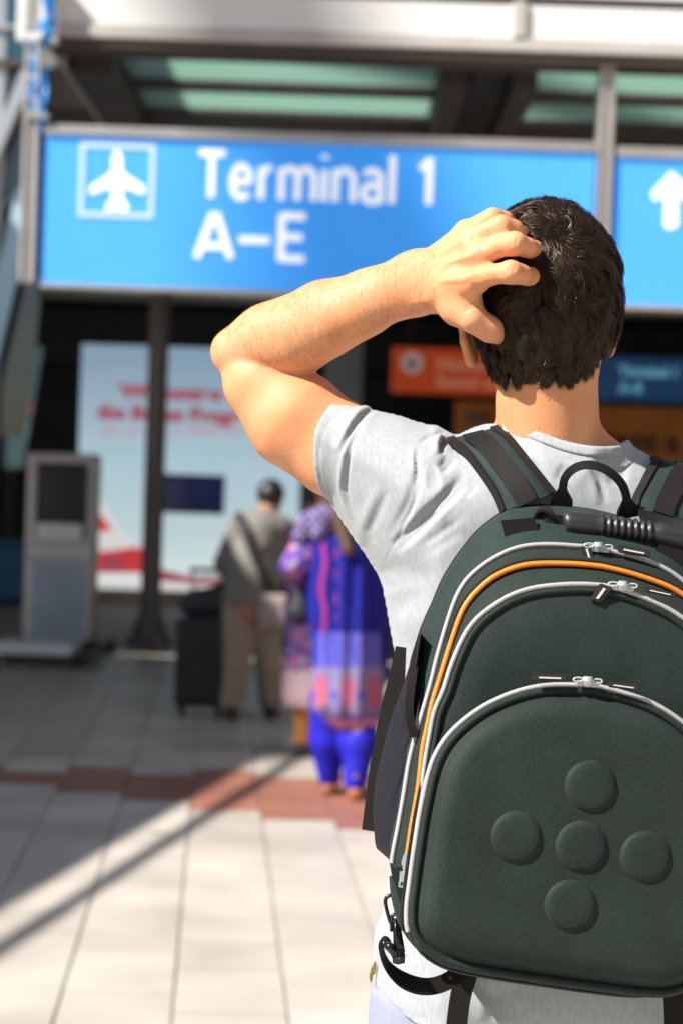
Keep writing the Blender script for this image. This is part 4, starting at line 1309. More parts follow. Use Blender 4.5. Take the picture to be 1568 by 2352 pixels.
# right sleeve end
S.F = np.maximum(S.F, np.where(S.xs[:, None, None] > J(1660, 1300, 2.4)[0], (J(1700, 1560, 2.4)[2] - S.zs)[None, None, :], -1).astype(np.float32))
sV, sQ = nets(S)
sV = relax(sV, sQ, 2, .4)
sN = vnormals(sV, sQ)
sP = w2p(sV)
fr_ = sN[:, 1] < 0.35
folds = [  # z3 polylines, width px, amplitude m, asymmetry
    ([(560, 120), (470, 170), (420, 230), (380, 300), (345, 370), (320, 440)], 5.0, .0050, 1.3),
    ([(500, 150), (440, 260), (390, 370), (365, 480), (350, 600), (345, 690), (370, 790), (420, 900)], 5.0, .0036, 1.0),
    ([(880, 480), (885, 580), (870, 680), (840, 780), (800, 870), (745, 960), (700, 1060)], 6.0, .0040, -1.0),
    ([(1240, 620), (1130, 740), (1020, 850), (920, 950), (820, 1050), (700, 1150)], 7.0, .0075, -1.5),
    ([(1120, 480), (1080, 540), (1030, 580)], 6.0, .0050, -1.0),
    ([(1060, 330), (1030, 390), (1040, 440)], 5.0, .0055, 1.2),
    ([(880, 370), (930, 330), (1000, 300), (1070, 290)], 5.0, .0030, 1.2),
    ([(860, 400), (855, 480), (860, 560), (850, 660)], 4.0, .0024, 1.0),
    ([(940, 480), (980, 560), (1010, 640), (1000, 720)], 6.0, .0030, -1.0),
    ([(1300, 640), (1260, 700), (1200, 760)], 5.0, .0024, -1.0),
    ([(660, 700), (600, 800), (560, 900), (520, 1000), (540, 1100)], 9.0, .0022, 1.0),
    ([(1200, 880), (1100, 960), (960, 1060), (880, 1120)], 9.0, .0022, -1.0),
    ([(1180, 1000), (1050, 1080), (900, 1180)], 10.0, .0020, -1.0),
    ([(600, 1250), (760, 1300), (1000, 1340)], 22.0, .0022, 1.0),
    ([(640, 1560), (760, 1520), (980, 1400)], 24.0, .0024, 1.0),
    ([(885, 365), (862, 470), (858, 560), (830, 780), (740, 1000), (615, 1240)], 2.0, .0022, 0.0),
    # sleeve hem stitching
    ([(400, 118), (330, 130), (260, 185), (205, 255), (170, 340), (155, 430), (155, 520), (165, 620), (190, 720), (235, 800)], 2.2, .0014, 0.0),
]
for line, w_, a_, as_ in folds:
    big = w_ > 3
    fold(sV, sN, sP, fr_, Z3(line), w_ * (1.15 if big else 1), a_ * (.95 if big else .7), as_ * .9)
for line, w_, a_, as_ in (([(300, 1000), (340, 1300), (300, 1700)], 14, .003, 1.0), ([(180, 1780), (260, 1900), (420, 2000), (600, 2080), (800, 2120)], 2.5, .0014, 0),
                          ([(520, 1500), (420, 1600), (330, 1720)], 14, .003, -1.0), ([(360, 1100), (420, 1300), (500, 1420)], 14, .003, 1), ([(1200, 1760), (1300, 1900), (1320, 2100)], 14, .003, 1),
                          ([(1500, 1760), (1450, 1900), (1500, 2100)], 14, .003, -1)):
    fold(sV, sN, sP, fr_, Z4(line), w_, a_, as_)
# back folds round the straps and small irregularity
for line, w_, a_, as_ in (([(640, 300), (700, 380), (740, 440)], 7, .003, 1), ([(880, 330), (860, 380), (850, 440)], 7, .003, -1), ([(1000, 330), (1060, 420), (1100, 560)], 9, .0025, 1),
                          ([(1240, 300), (1200, 380), (1180, 470)], 9, .003, -1)):
    fold(sV, sN, sP, fr_, Z6(line), w_, a_, as_)
from mathutils import noise as mnoise
nz = np.array([mnoise.noise(Vector(v) * 26.0) for v in sV[::1]], np.float32) if len(sV) < 400000 else np.zeros(len(sV), np.float32)
sV += sN * (nz * .0009)[:, None]
shirt = mk("t_shirt", sV, sQ, m_shirt, man, True)
# collar rib
cl_line = Z6([(470, 84), (520, 76), (570, 84), (650, 116), (800, 176), (900, 206), (1000, 222), (1100, 227), (1200, 216)])
cpt = spline(cl_line, 60)
def shirt_front(px, py):
    """distance of the shirt's back surface at a pixel"""
    w_ = w2p(sV[fr_]) if False else sP[fr_]
    d2 = (w_[:, 0] - px) ** 2 + (w_[:, 1] - py) ** 2
    i = np.argsort(d2)[:12]
    return float(sV[fr_][i, 1].min())
sVf, sPf = sV[fr_], sP[fr_]
def shirt_Y(pts, r=6.0):
    out = []
    for px, py in pts:
        d2 = (sPf[:, 0] - px) ** 2 + (sPf[:, 1] - py) ** 2
        m_ = d2 < max(r * r, d2.min() + 1)
        out.append(sVf[m_, 1].min())
    return np.array(out)
rows = []
for k, (dy, dd_) in enumerate(((-3, .0015), (-1, -.0012), (4, -.0022), (13, -.0022), (19, -.0012), (21, .001))):
    rows.append([P2W(x, y + dy, Yc + dd_) for (x, y), Yc in zip(cpt, shirt_Y([(x, y + max(dy, 8)) for x, y in cpt]))])
cv_ = [p for r in rows for p in r]; n = 60
cf_ = [(i * n + j, i * n + j + 1, (i + 1) * n + j + 1, (i + 1) * n + j) for i in range(len(rows) - 1) for j in range(n - 1)]
mk("collar", cv_, cf_, m_shirt, man, True)
# woven side label near the hem
tl = Z4([(222, 1548), (232, 1600), (226, 1660), (198, 1690), (186, 1752), (176, 1752), (164, 1690), (178, 1630), (196, 1590)])
MB().prism([P2W(x, y, 2.385) for x, y in tl], (0, 1, 0), .0015).build("side_label", mat("label_gold", (.035, .05, .025), .7, var=.9, scale=420, col2=(.30, .22, .05)), man)

# ------------------------------------------------------------------ trousers and shoes
T = Grid(A((hipx - .34, hipx + .34, .010),), A((2.22, 2.62, .010),), A((.03, J(1250, 2200, 2.4)[2], .010),))
xl_, xr_ = J(876, 2300, 2.4)[0], J(1620, 2300, 2.4)[0]
T.cone(Wp(xl_ + .098, .93, 2.412), Wp(xr_ - .098, .93, 2.412), .098, .098, .05)
for s in (-1, 1):
    T.cone(Wp(hipx + s * .095, .93, 2.41), Wp(hipx + s * .115, .50, 2.41), .094, .085, .02)
    T.cone(Wp(hipx + s * .115, .50, 2.41), Wp(hipx + s * .125, .10, 2.405), .084, .072, .03)
T.F = np.maximum(T.F, (T.zs - J(900, 2262, 2.4)[2])[None, None, :])
tV, tQ = nets(T); tV = relax(tV, tQ, 1)
mk("trousers", tV, tQ, m_trous, man, True)
for s in (-1, 1):
    U = Grid(A((hipx + s * .13 - .09, hipx + s * .13 + .09, .006),), A((2.30, 2.66, .006),), A((-.006, .16, .006),))
    U.cone(Wp(hipx + s * .125, .05, 2.385), Wp(hipx + s * .14, .042, 2.57), .048, .044, .03)
    U.cone(Wp(hipx + s * .122, .10, 2.40), Wp(hipx + s * .124, .05, 2.42), .048, .05, .03)
    U.F = np.maximum(U.F, -(U.zs - .0)[None, None, :])
    uV, uQ = nets(U)
    mk("shoe", uV, uQ, m_shoe, man, True)
# ------------------------------------------------------------------ backpack
def fabric(name, col, scale=700.0, var=0.22, bump=0.35, rough=0.62):
    """woven cloth: two crossed wave textures for the threads plus a soft blotch"""
    m = bpy.data.materials.new(name); m.use_nodes = True
    nt = m.node_tree; N = nt.nodes; K = nt.links
    b = N["Principled BSDF"]
    b.inputs["Roughness"].default_value = rough
    b.inputs["Sheen Weight"].default_value = 0.02
    b.inputs["Specular IOR Level"].default_value = 0.12
    tc = N.new("ShaderNodeTexCoord")
    mp = N.new("ShaderNodeMapping"); mp.inputs["Rotation"].default_value = (0, math.radians(-9), 0)
    K.new(tc.outputs["Object"], mp.inputs[0])
    hs = []
    for dr in ('X', 'Z'):
        w = N.new("ShaderNodeTexWave"); w.bands_direction = dr; w.inputs["Scale"].default_value = scale / 6.28 * 1.0
        w.inputs["Distortion"].default_value = 1.2; w.inputs["Detail"].default_value = 1.0; w.inputs["Detail Scale"].default_value = 0.5
        K.new(mp.outputs[0], w.inputs["Vector"]); hs.append(w)
    mx = N.new("ShaderNodeMath"); mx.operation = 'MULTIPLY'
    K.new(hs[0].outputs["Fac"], mx.inputs[0]); K.new(hs[1].outputs["Fac"], mx.inputs[1])
    no = N.new("ShaderNodeTexNoise"); no.inputs["Scale"].default_value = 520; no.inputs["Detail"].default_value = 3; no.inputs["Roughness"].default_value = .7
    K.new(mp.outputs[0], no.inputs["Vector"])
    n3 = N.new("ShaderNodeTexNoise"); n3.inputs["Scale"].default_value = 14; n3.inputs["Detail"].default_value = 5
    K.new(mp.outputs[0], n3.inputs["Vector"])
    ad = N.new("ShaderNodeMath"); ad.operation = 'ADD'; K.new(mx.outputs[0], ad.inputs[0]); K.new(no.outputs["Fac"], ad.inputs[1])
    a2 = N.new("ShaderNodeMath"); a2.operation = 'MULTIPLY_ADD'; a2.inputs[1].default_value = 0.5; K.new(n3.outputs["Fac"], a2.inputs[0]); K.new(ad.outputs[0], a2.inputs[2])
    cr = N.new("ShaderNodeValToRGB"); e = cr.color_ramp.elements
    e[0].position = 0.40; e[1].position = 0.80
    e[0].color = (*[c * (1 - var) for c in col], 1); e[1].color = (*[c * (1 + 2.0 * var) for c in col], 1)
    a3 = N.new("ShaderNodeMath"); a3.operation = 'MULTIPLY'; a3.inputs[1].default_value = 0.6; K.new(a2.outputs[0], a3.inputs[0])
    K.new(a3.outputs[0], cr.inputs[0]); K.new(cr.outputs[0], b.inputs["Base Color"])
    bp = N.new("ShaderNodeBump"); bp.inputs["Strength"].default_value = bump; bp.inputs["Distance"].default_value = 0.0006
    K.new(ad.outputs[0], bp.inputs["Height"])
    b2 = N.new("ShaderNodeBump"); b2.inputs["Strength"].default_value = 0.5; b2.inputs["Distance"].default_value = 0.006
    n4 = N.new("ShaderNodeTexNoise"); n4.inputs["Scale"].default_value = 9; n4.inputs["Detail"].default_value = 2; K.new(mp.outputs[0], n4.inputs["Vector"])
    K.new(n4.outputs["Fac"], b2.inputs["Height"]); K.new(b2.outputs[0], bp.inputs["Normal"]); K.new(bp.outputs[0], b.inputs["Normal"])
    return m
m_green = fabric("pack_green", (0.0165, 0.0250, 0.0220), 1300, .45, .35)
m_green2 = fabric("pack_green_side", (0.0185, 0.0300, 0.0280), 1300, .45, .35)
m_eva = fabric("pack_green_moulded", (0.0165, 0.0245, 0.0212), 1200, .45, .35)
m_navy = fabric("pocket_navy", (0.012, 0.012, 0.017), 900, .25, .3, .75)
m_web = fabric("webbing_black", (0.011, 0.010, 0.010), 900, .25, .3, .6)
m_bind = fabric("binding_brown_black", (0.014, 0.012, 0.012), 900, .25, .3, .65)
m_zipw = mat("zip_white", (0.38, 0.375, 0.385), 0.45, var=.08, scale=300)
m_zipo = mat("zip_orange", (0.80, 0.22, 0.02), 0.5, var=.12, scale=300)
m_zipm = mat("zip_metal", (0.56, 0.61, 0.63), 0.32, metal=0.35)
m_rub = mat("rubber_black", (0.022, 0.022, 0.024), 0.42, var=.15, scale=90, bump=.1, bscale=500, bdist=.0004)
m_gloss = mat("plastic_black", (0.008, 0.008, 0.009), 0.25)
m_bar = mat("pull_bar", (0.60, 0.58, 0.56), 0.5)
m_pull = mat("pull_rubber", (0.020, 0.018, 0.018), 0.5)

AX, AY, TH = 1335.0, 1945.0, math.radians(9.4)
PSI, LEAN = math.tan(math.radians(6.0)), 0.10
Uim = Vector(Rt) * math.cos(TH) - Vector(Up) * math.sin(TH)
Vim = Vector(Rt) * math.sin(TH) + Vector(Up) * math.cos(TH)
PO = P2W(AX, AY, 2.05)
Wd = Vector((-math.sin(math.radians(6)), math.cos(math.radians(6)), 0))
Un = Vim.cross(Wd).normalized()
if Un.x < 0: Un = -Un
def uvpx(x, y):
    dx, dy = x - AX, y - AY
    return (dx * math.cos(TH) + dy * math.sin(TH), dx * math.sin(TH) - dy * math.cos(TH))
def PK(x, y, Yr):
    """pixel -> point on the pack layer whose reference distance is Yr"""
    u, v = uvpx(x, y)
    Y = Yr
    for _ in range(2): Y = Yr + (PSI * u + LEAN * v) * Y / FPX
    return P2W(x, y, Y)
def mirror(p): return p - 2 * (p - PO).dot(Un) * Un
def inset(pts, d):
    p = np.asarray(pts, float); t = np.gradient(p, axis=0); t /= np.linalg.norm(t, axis=1, keepdims=True) + 1e-9
    n = np.stack([-t[:, 1], t[:, 0]], -1)         # apex(right) -> left -> bottom: inward
    c = np.array([AX + 30, 1800.0])
    s = np.sign(((c - p) * n).sum(1)); s = np.sign(np.median(s))
    return p + n * s * d
NH = 72
def clean_half(half, Yr):
    """left half in world space, starting and ending on the pack's middle plane"""
    w = [PK(x, y, Yr) for x, y in half]
    d = [(p - PO).dot(Un) for p in w]
    keep = [p for p, q_ in zip(w, d) if q_ < -.012]
    def close(p, q_):
        e = p + (p - q_) * 0.0
        top = p - (p - PO).dot(Un) * Un
        sl = (p - q_); du = sl.dot(Un); dist = -(p - PO).dot(Un)
        rise = (sl - du * Un) * (dist / abs(du) * .5 if abs(du) > 1e-5 else 0)
        if rise.length > .02: rise = rise.normalized() * .02
        return top + rise
    pts_ = [close(keep[0], keep[2])] + keep + [close(keep[-1], keep[-3])]
    return [Vector(p) for p in spline(pts_, NH)]
def ring(half, Yr, dY=None):
    """closed world ring from the traced left half"""
    w = clean_half(half, Yr)
    return w + [mirror(p) for p in w[-2:0:-1]]
def loft(rings, closed=True):
    n = len(rings[0]); v = [p for r in rings for p in r]; f = []
    for i in range(len(rings) - 1):
        for k in range(n):
            a = i * n + k; b = i * n + (k + 1) % n
            f.append((a, b, b + n, a + n))
    return v, f
def fill(rings_v, rings_f, last, c, steps=(.75, .5, .25), bulge=0.0):
    """cap a ring towards its centre"""
    n = len(last); v = list(rings_v); f = list(rings_f); prev = len(v) - n
    for s in steps:
        st = len(v)
        for p in last:
            q = c + (p - c) * s - Wd * bulge * (1 - s * s); v.append(q)
        for k in range(n): f.append((prev + k, prev + (k + 1) % n, st + (k + 1) % n, st + k))
        prev = st
    v.append(c - Wd * bulge); e = len(v) - 1
    for k in range(n): f.append((prev + k, prev + (k + 1) % n, e))
    return v, f

def half(pts): return spline(pts, NH)
R1 = half([(1452, 1183)] + Z6([(1150, 612), (900, 588), (800, 580), (650, 580), (520, 600), (450, 630), (330, 720), (250, 810), (170, 920), (100, 1040), (50, 1160), (0, 1270)]) +
          [(962, 1459), (944, 1530), (926, 1600), (908, 1680), (896, 1760), (890, 1840), (888, 1900), (893, 1960), (906, 2030), (930, 2110), (985, 2190), (1060, 2230), (1170, 2248), (1283, 2262)])
RA = half([(1455, 1272)] + Z6([(1100, 838), (940, 825), (800, 815), (700, 815), (600, 825), (500, 855), (400, 905), (310, 970), (250, 1030), (210, 1090), (185, 1140)]) +
          [(1026, 1430)] + Z5([(640, 430), (600, 600), (550, 780), (500, 950), (450, 1120), (400, 1330), (350, 1640), (300, 1920), (265, 2100), (250, 2240)]) +
          [(903, 2060), (925, 2130), (975, 2190), (1050, 2228), (1160, 2246), (1283, 2263)])
RO = half([(1446, 1316)] + Z6([(1200, 975), (1000, 940), (850, 930), (700, 930), (600, 940), (500, 970), (400, 1020), (300, 1110), (240, 1190), (200, 1280), (160, 1400), (120, 1530), (80, 1660)]) +
          Z5([(600, 820), (560, 1020), (520, 1200), (490, 1480), (460, 1680), (420, 1900), (390, 2110)]) + [(924, 2040), (932, 2110), (972, 2182), (1040, 2224), (1155, 2246), (1281, 2264)])
RB = half([(1437, 1353)] + Z6([(1060, 1060), (900, 1055), (750, 1065), (650, 1080), (550, 1110), (450, 1160), (350, 1230), (280, 1300), (230, 1380), (180, 1490), (140, 1600), (110, 1700)]) +
          Z5([(620, 880), (580, 1080), (545, 1280), (520, 1460), (508, 1600)]) + [(957, 1890), (945, 1970), (936, 2050), (937, 2120), (965, 2182), (1030, 2223), (1150, 2247), (1280, 2265)])
RC = half([(1397, 1579)] + Z7([(1150, 30), (1000, 25), (900, 30), (800, 50), (700, 85), (600, 135), (500, 210), (430, 285), (380, 370), (350, 460), (330, 550), (310, 650), (290, 780), (275, 880), (262, 980),
          (250, 1080), (250, 1170), (262, 1215), (300, 1280), (350, 1320), (420, 1365), (550, 1400), (700, 1425), (900, 1455)]) + [(1281, 2266)])
pk = empty("backpack", P2W(1290, 2270, 2.2), "dark green backpack with white and orange zips and five embossed discs on its moulded pocket", "backpack")

Y0, Y1, YA, YO, YBz, YC = 2.285, 2.225, 2.172, 2.146, 2.120, 2.076
rr0 = ring(inset(R1, 14), Y0); rr0b = ring(inset(R1, 2), Y0 - .02); rr1 = ring(R1, Y1); rr1b = ring(inset(R1, 6), Y1 - .02)
v, f = loft([rr0, rr0b, rr1, rr1b, ring(inset(RA, -6), YA + .004), ring(RA, YA)])
c0_ = sum(rr0, Vector()) / len(rr0)
e = len(v); v = v + [c0_]; f = f + [(k, e, (k + 1) % len(rr0)) for k in range(len(rr0))]
mk("main_compartment", v, f, m_green2, pk, True)
v, f = loft([ring(RA, YA - .001), ring(inset(RA, 5), YA - .004), ring(inset(RO, -7), YO + .006), ring(inset(RO, -2), YO + .003)])
mk("upper_gusset", v, f, m_green, pk, True)
v, f = loft([ring(inset(RO, 3), YO + .003), ring(inset(RO, 7), YO - .006), ring(inset(RB, -7), YBz + .004), ring(inset(RB, -3), YBz)])
mk("front_gusset", v, f, m_green, pk, True)
rbi = ring(inset(RB, 3), YBz - .001); rb2 = ring(inset(RB, 14), YBz - .004); rb3 = ring(inset(RB, 40), YBz - .009)
v, f = loft([rbi, rb2, rb3]); cB = sum(rb3, Vector()) / len(rb3)
v, f = fill(v, f, rb3, cB, (.85, .7, .55, .4, .2), .006)
fp = mk("front_panel", v, f, m_green, pk, True)
# moulded lower pocket
rings_c = [ring(RC, YBz - .004), ring(RC, YC + .004), ring(inset(RC, 7), YC), ring(inset(RC, 20), YC - .002), ring(inset(RC, 28), YC - .004), ring(inset(RC, 40), YC - .013), ring(inset(RC, 54), YC - .019), ring(inset(RC, 78), YC - .021)]
v, f = loft(rings_c); cC = sum(rings_c[-1], Vector()) / len(rings_c[-1])
v, f = fill(v, f, rings_c[-1], cC, (.85, .7, .55, .4, .2), .0)
pocket = mk("moulded_pocket", v, f, m_eva, pk, True)
YFace = YC - .021
for x, y in ((1356, 1806), (1185, 1923), (1335, 1945), (1482, 1968), (1310, 2080)):
    r_ = 54.0; prof = [(1.22, .002), (1.12, -.0002), (1.05, -.0016), (.98, -.0030), (.90, -.0038), (.6, -.0043), (.3, -.0045)]
    vv = []; ff = []; ns = 40
    for rr, dy in prof:
        for k in range(ns):
            a = 2 * math.pi * k / ns
            vv.append(PK(x + math.cos(a) * r_ * rr, y + math.sin(a) * r_ * rr, YFace + dy))
    vv.append(PK(x, y, YFace - .0045))
    for i in range(len(prof) - 1):
        for k in range(ns):
            a = i * ns + k; b = i * ns + (k + 1) % ns
            ff.append((a, b, b + ns, a + ns))
    ff += [((len(prof) - 1) * ns + k, (len(prof) - 1) * ns + (k + 1) % ns, len(vv) - 1) for k in range(ns)]
    mk("embossed_disc", vv, ff, m_eva, pocket, True)

def ripple_tube(name, pts, r, mt, parent, pitch=.0019, amp=.22, flatY=.75):
    w = np.array([tuple(p) for p in pts]); s = np.concatenate([[0], np.cumsum(np.linalg.norm(np.diff(w, axis=0), axis=1))])
    n = int(s[-1] / (pitch / 2)); u = np.linspace(0, s[-1], n)
    w = np.stack([np.interp(u, s, w[:, k]) for k in range(3)], -1)
    t = np.gradient(w, axis=0); t /= np.linalg.norm(t, axis=1, keepdims=True) + 1e-9
    fwd = np.array([0, 1, 0.0])
    nrm = np.cross(t, fwd); nrm /= np.linalg.norm(nrm, axis=1, keepdims=True) + 1e-9
    bn = np.cross(nrm, t)
    rr = r * (1 + amp * np.where(np.arange(n) % 2, 1, -1) * .5)
    seg = 8; V = []
    for k in range(seg):
        a = 2 * math.pi * k / seg
        V.append(w + nrm * (math.cos(a) * rr)[:, None] + bn * (math.sin(a) * rr * flatY)[:, None])
    V = np.stack(V, 1).reshape(-1, 3)
    i = np.arange(n - 1)[:, None] * seg; k = np.arange(seg)[None]
    Fq = np.stack([i + k, i + (k + 1) % seg, i + (k + 1) % seg + seg, i + k + seg], -1).reshape(-1, 4)
    return mk(name, V, Fq, mt, parent, True)
def half_w(hp, Yr, i0=0, i1=None):
    w = clean_half(hp, Yr)
    if i1:
        lim = PK(hp[i1][0], hp[i1][1], Yr); k_ = min(range(len(w)), key=lambda i: (w[i] - lim).length); w = w[:k_ + 1]
    return [mirror(p) for p in w[:0:-1]] + w
iA = int(np.argmin(np.abs(RA[:, 1] - 1993) + (RA[:, 0] > 960) * 999)); iO = int(np.argmin(np.abs(RO[:, 1] - 1962) + (RO[:, 0] > 980) * 999))
iC = int(np.argmin(np.abs(RC[:, 1] - 2143) + (RC[:, 0] > 980) * 999)); iB = int(np.argmin(np.abs(RB[:, 1] - 1960) + (RB[:, 0] > 980) * 999))
iU = int(np.argmin(np.abs(RO[:, 1] - 1470) + (RO[:, 0] > 1100) * 999)); iU2 = int(np.argmin(np.abs(RB[:, 1] - 1470) + (RB[:, 0] > 1100) * 999))
ripple_tube("outer_zip", half_w(RA, YA - .003, 0, iA), .0027, m_zipw, pk)
ripple_tube("expander_zip", half_w(RO, YO - .008, 0, iO), .0030, m_zipo, pk, .0024, .30)
ripple_tube("front_zip", half_w(RB, YBz - .007, 0, iB), .0026, m_zipw, pk)
ripple_tube("pocket_zip", half_w(RC, YC - .001, 0, iC), .0027, m_zipw, pk)
for nm, hp, Yr, i1, d, r in (("piping", RA, YA - .004, iA, 10, .0024), ("piping", RO, YO - .003, iU, -9, .0020), ("piping", RO, YO - .004, iU, 9, .0024), ("piping", RB, YBz - .006, iB, 14, .0038), ("piping", RC, YC - .002, None, 14, .0042), ("piping", RC, YC + .001, iC, 8, .0022), ("piping", RC, YBz - .006, iC, -9, .0026)):
    dark = m_bind if abs(d) < 12 else m_green
    ripple_tube(nm, half_w(inset(hp, d), Yr, 0, i1), r, dark, pk, .004, .04, 1.0)

# top binding and the fold above the outer zip
lowtape = inset(R1, 3)
ripple_tube("seam_binding", half_w(inset(R1, 1), Y1 + .02, 0, 46), .0022, m_bind, pk, .004, .05, 1.0)

# side pocket
Lp = spline(Z5([(500, 215), (440, 380), (380, 560), (340, 680), (260, 900), (190, 1140), (140, 1350), (110, 1500), (90, 1700), (95, 1850), (110, 2050), (150, 2100), (240, 2180)]), 40)
Rp = spline(Z5([(505, 212), (462, 480), (435, 700), (430, 880), (448, 1010), (462, 1070), (440, 1180), (400, 1330), (350, 1640), (300, 1920), (265, 2100), (250, 2200)]), 40)
vv = []; M_ = 12
for i in range(40):
    for j in range(M_):
        s = j / (M_ - 1)
        x, y = Lp[i] * (1 - s) + Rp[i] * s
        bul = math.sin(math.pi * min(1, s * 1.05)) * .012 * math.sin(math.pi * min(max(i / 39, .03), .97))
        Yr = (Y1 + .012) * (1 - s) ** 1.3 + (YA + .006) * (1 - (1 - s) ** 1.3) - bul
        Yr += .0012 * math.sin(i * .9 + j * 1.7) * (0 < j < M_ - 1)
        vv.append(PK(x, y, Yr))
# turn in behind
for i in range(40):
    x, y = Lp[i]; vv.append(PK(x + 26, y, Y1 + .045))
ff = [(i * M_ + j, i * M_ + j + 1, (i + 1) * M_ + j + 1, (i + 1) * M_ + j) for i in range(39) for j in range(M_ - 1)]
ff += [(i * M_, (i + 1) * M_, 480 + i + 1, 480 + i) for i in range(39)]
sp_ = mk("side_pocket", vv, ff, m_navy, pk, True)
hp = spline(Z5([(500, 218), (462, 400), (440, 560), (418, 720), (408, 860), (418, 980), (440, 1060), (452, 1110)]), 30)
MB().strap([PK(x - 2, y, YA - .008 + .035 * (1 - i / 29) ** 2) for i, (x, y) in enumerate(hp)], [Vector((1, .1, .1))] * 30, [.003 + .0065 * min(1, i / 8) for i in range(30)], .002).build("pocket_hem", m_bind, sp_)
# black compression strap hanging behind the pocket
q = spline(Z5([(300, 330), (262, 620), (215, 900), (160, 1200), (112, 1500), (58, 1925)]), 24)
MB().strap([P2W(x + 8, y, 2.30) for x, y in q], (1, -.25, .1), [.012 + .014 * min(1, i / 8) for i in range(24)], .003).build("compression_strap", m_web, pk)

# shoulder straps, lying on the shirt
def strap_part(Le, Re, nrow, left=True):
    Le = spline(Le, nrow); Re = spline(Re, nrow)
    NC_ = 11; rows = []
    for i in range(nrow):
        row = []
        for j in range(NC_):
            s = j / (NC_ - 1); x, y = Le[i] * (1 - s) + Re[i] * s
            yy = shirt_Y([(x, y + 4)], 8)[0]
            tp_ = i / (nrow - 1)                                # 0 at the crest, 1 at the pack
            puff = .012 * (1 - abs(2 * s - 1) ** 4)
            Yp = 2.262
            Yv = min(yy, 2.40) - .004 - puff
            b = max(0, (tp_ - .55) / .45) ** 1.5
            Yv = Yv * (1 - b) + (Yp - puff) * b
            row.append((x, y, Yv))
        rows.append(row)
    # smooth the distances
    a = np.array(rows)
    for _ in range(6):
        b = a.copy()
        b[1:-1, :, 2] = (a[:-2, :, 2] + a[1:-1, :, 2] * 2 + a[2:, :, 2]) / 4
        a = b
    W_ = [[P2W(*a[i, j]) for j in range(NC_)] for i in range(nrow)]
    # over the shoulder and down the chest
    crest = W_[0]
    ext = []
    for dy, dz in ((.015, .004), (.05, .002), (.09, -.018), (.125, -.06), (.140, -.14), (.135, -.24)):
        ext.append([p + Vector((0, dy, dz)) for p in crest])
    allr = ext[::-1] + W_
    def grid(rows_, c0, c1, dY=0.0):
        g_ = [r[c0:c1] for r in rows_]; n = c1 - c0
        v = [p + Vector((0, dY, 0)) for r in g_ for p in r]
        f = [(i * n + j, i * n + j + 1, (i + 1) * n + j + 1, (i + 1) * n + j) for i in range(len(g_) - 1) for j in range(n - 1)]
        m_ = len(v); back = [p + Vector((0, .012, -.004)) for p in v]
        v = v + back; nr = len(g_)
        f += [(i * n, (i + 1) * n, m_ + (i + 1) * n, m_ + i * n) for i in range(nr - 1)] + [(i * n + n - 1, m_ + i * n + n - 1, m_ + (i + 1) * n + n - 1, (i + 1) * n + n - 1) for i in range(nr - 1)]
        return v, f
    v, f = grid(allr, 0, NC_)
    pad = mk("shoulder_strap", v, f, m_green2, pk, True)
    for c in (0, NC_ - 1):
        dx = 1 if c == 0 else -1
        pth = [r[c].lerp(r[c + dx], .35) + Vector((0, -.0015, .0)) for r in allr]
        wd_ = [(r[c + dx] - r[c]) for r in allr]
        MB().strap([Vector(p) for p in pth], wd_, .0098, .005).build("edge_binding", m_bind, pad)
    mid = [r[NC_ // 2] + Vector((0, -.0030, 0)) for r in allr]
    wd_ = [r[-1] - r[0] for r in allr]
    MB().strap(mid, wd_, .0245, .0022).build("webbing", m_web, pad)
    # second layer of webbing lower down
    k0 = len(ext) + int(nrow * .42)
    MB().strap([p + Vector((0, -.0022, 0)) for p in mid[k0:]], wd_[k0:], .0225, .0022).build("webbing_overlap", m_web, pad)
    return pad
strap_part(Z6([(150, 190), (205, 225), (260, 280), (350, 400), (420, 510), (465, 618)]), Z6([(440, 118), (490, 145), (520, 170), (600, 270), (690, 380), (785, 500)]), 22)
strap_part(Z6([(1400, 308), (1375, 335), (1350, 370), (1310, 450), (1270, 530), (1262, 590)]), [(1650, 1082), (1640, 1092), (1630, 1108), (1615, 1140), (1600, 1172), (1590, 1196)], 22)

# carry loop
pl_ = spline(Z6([(828, 590), (832, 520), (838, 460), (850, 410), (890, 362), (950, 334), (1020, 332), (1090, 356), (1150, 398), (1195, 450), (1218, 510), (1226, 570), (1228, 650)]), 60)
path = []; wds = []; wdt = []
for i, (x, y) in enumerate(pl_):
    t = i / 59; e_ = min(t, 1 - t) / .5
    Yl = 2.262 - .030 * math.sin(math.pi * t)
    path.append(P2W(x, y, Yl))
    wdt.append(.0245 - .0152 * min(1, max(0, (e_ - .12) / .16)))
for i in range(60):
    a = path[max(i - 1, 0)]; b = path[min(i + 1, 59)]
    t = (b - a).normalized(); w_ = t.cross(Vector((0, 1, 0)))
    if w_.length < 1e-5: w_ = Vector((1, 0, 0))
    wds.append(w_.normalized() + Vector((0, .25, 0)))
lp_ = MB().strap(path, wds, wdt, .0035).build("carry_loop", m_web, pk)
# rubber grip
YG_ = 2.205
def zq(zx, zy, Y): x, y = Z6([(zx, zy)])[0]; return PK(x, y, Y)
hs_ = [(838, 682, .0085), (846, 681, .0118), (870, 682, .0130), (930, 686, .0135), (1000, 692, .0132), (1050, 697, .0120)]
for k in range(32):
    zx = 1060 + k * 10.2; hs_.append((zx, 698 + (zx - 1060) * .135, .0132 if k % 4 < 2 else .0096))
hs_ += [(1400, 744, .0125), (1450, 752, .0134), (1520, 764, .0137), (1570, 775, .0130), (1600, 780, .0118), (1608, 782, .0080)]
grip = MB().tube([zq(a, b, YG_ - .012) for a, b, c in hs_], [c for _, _, c in hs_], 16).build("rubber_grip", m_rub, pk, True)
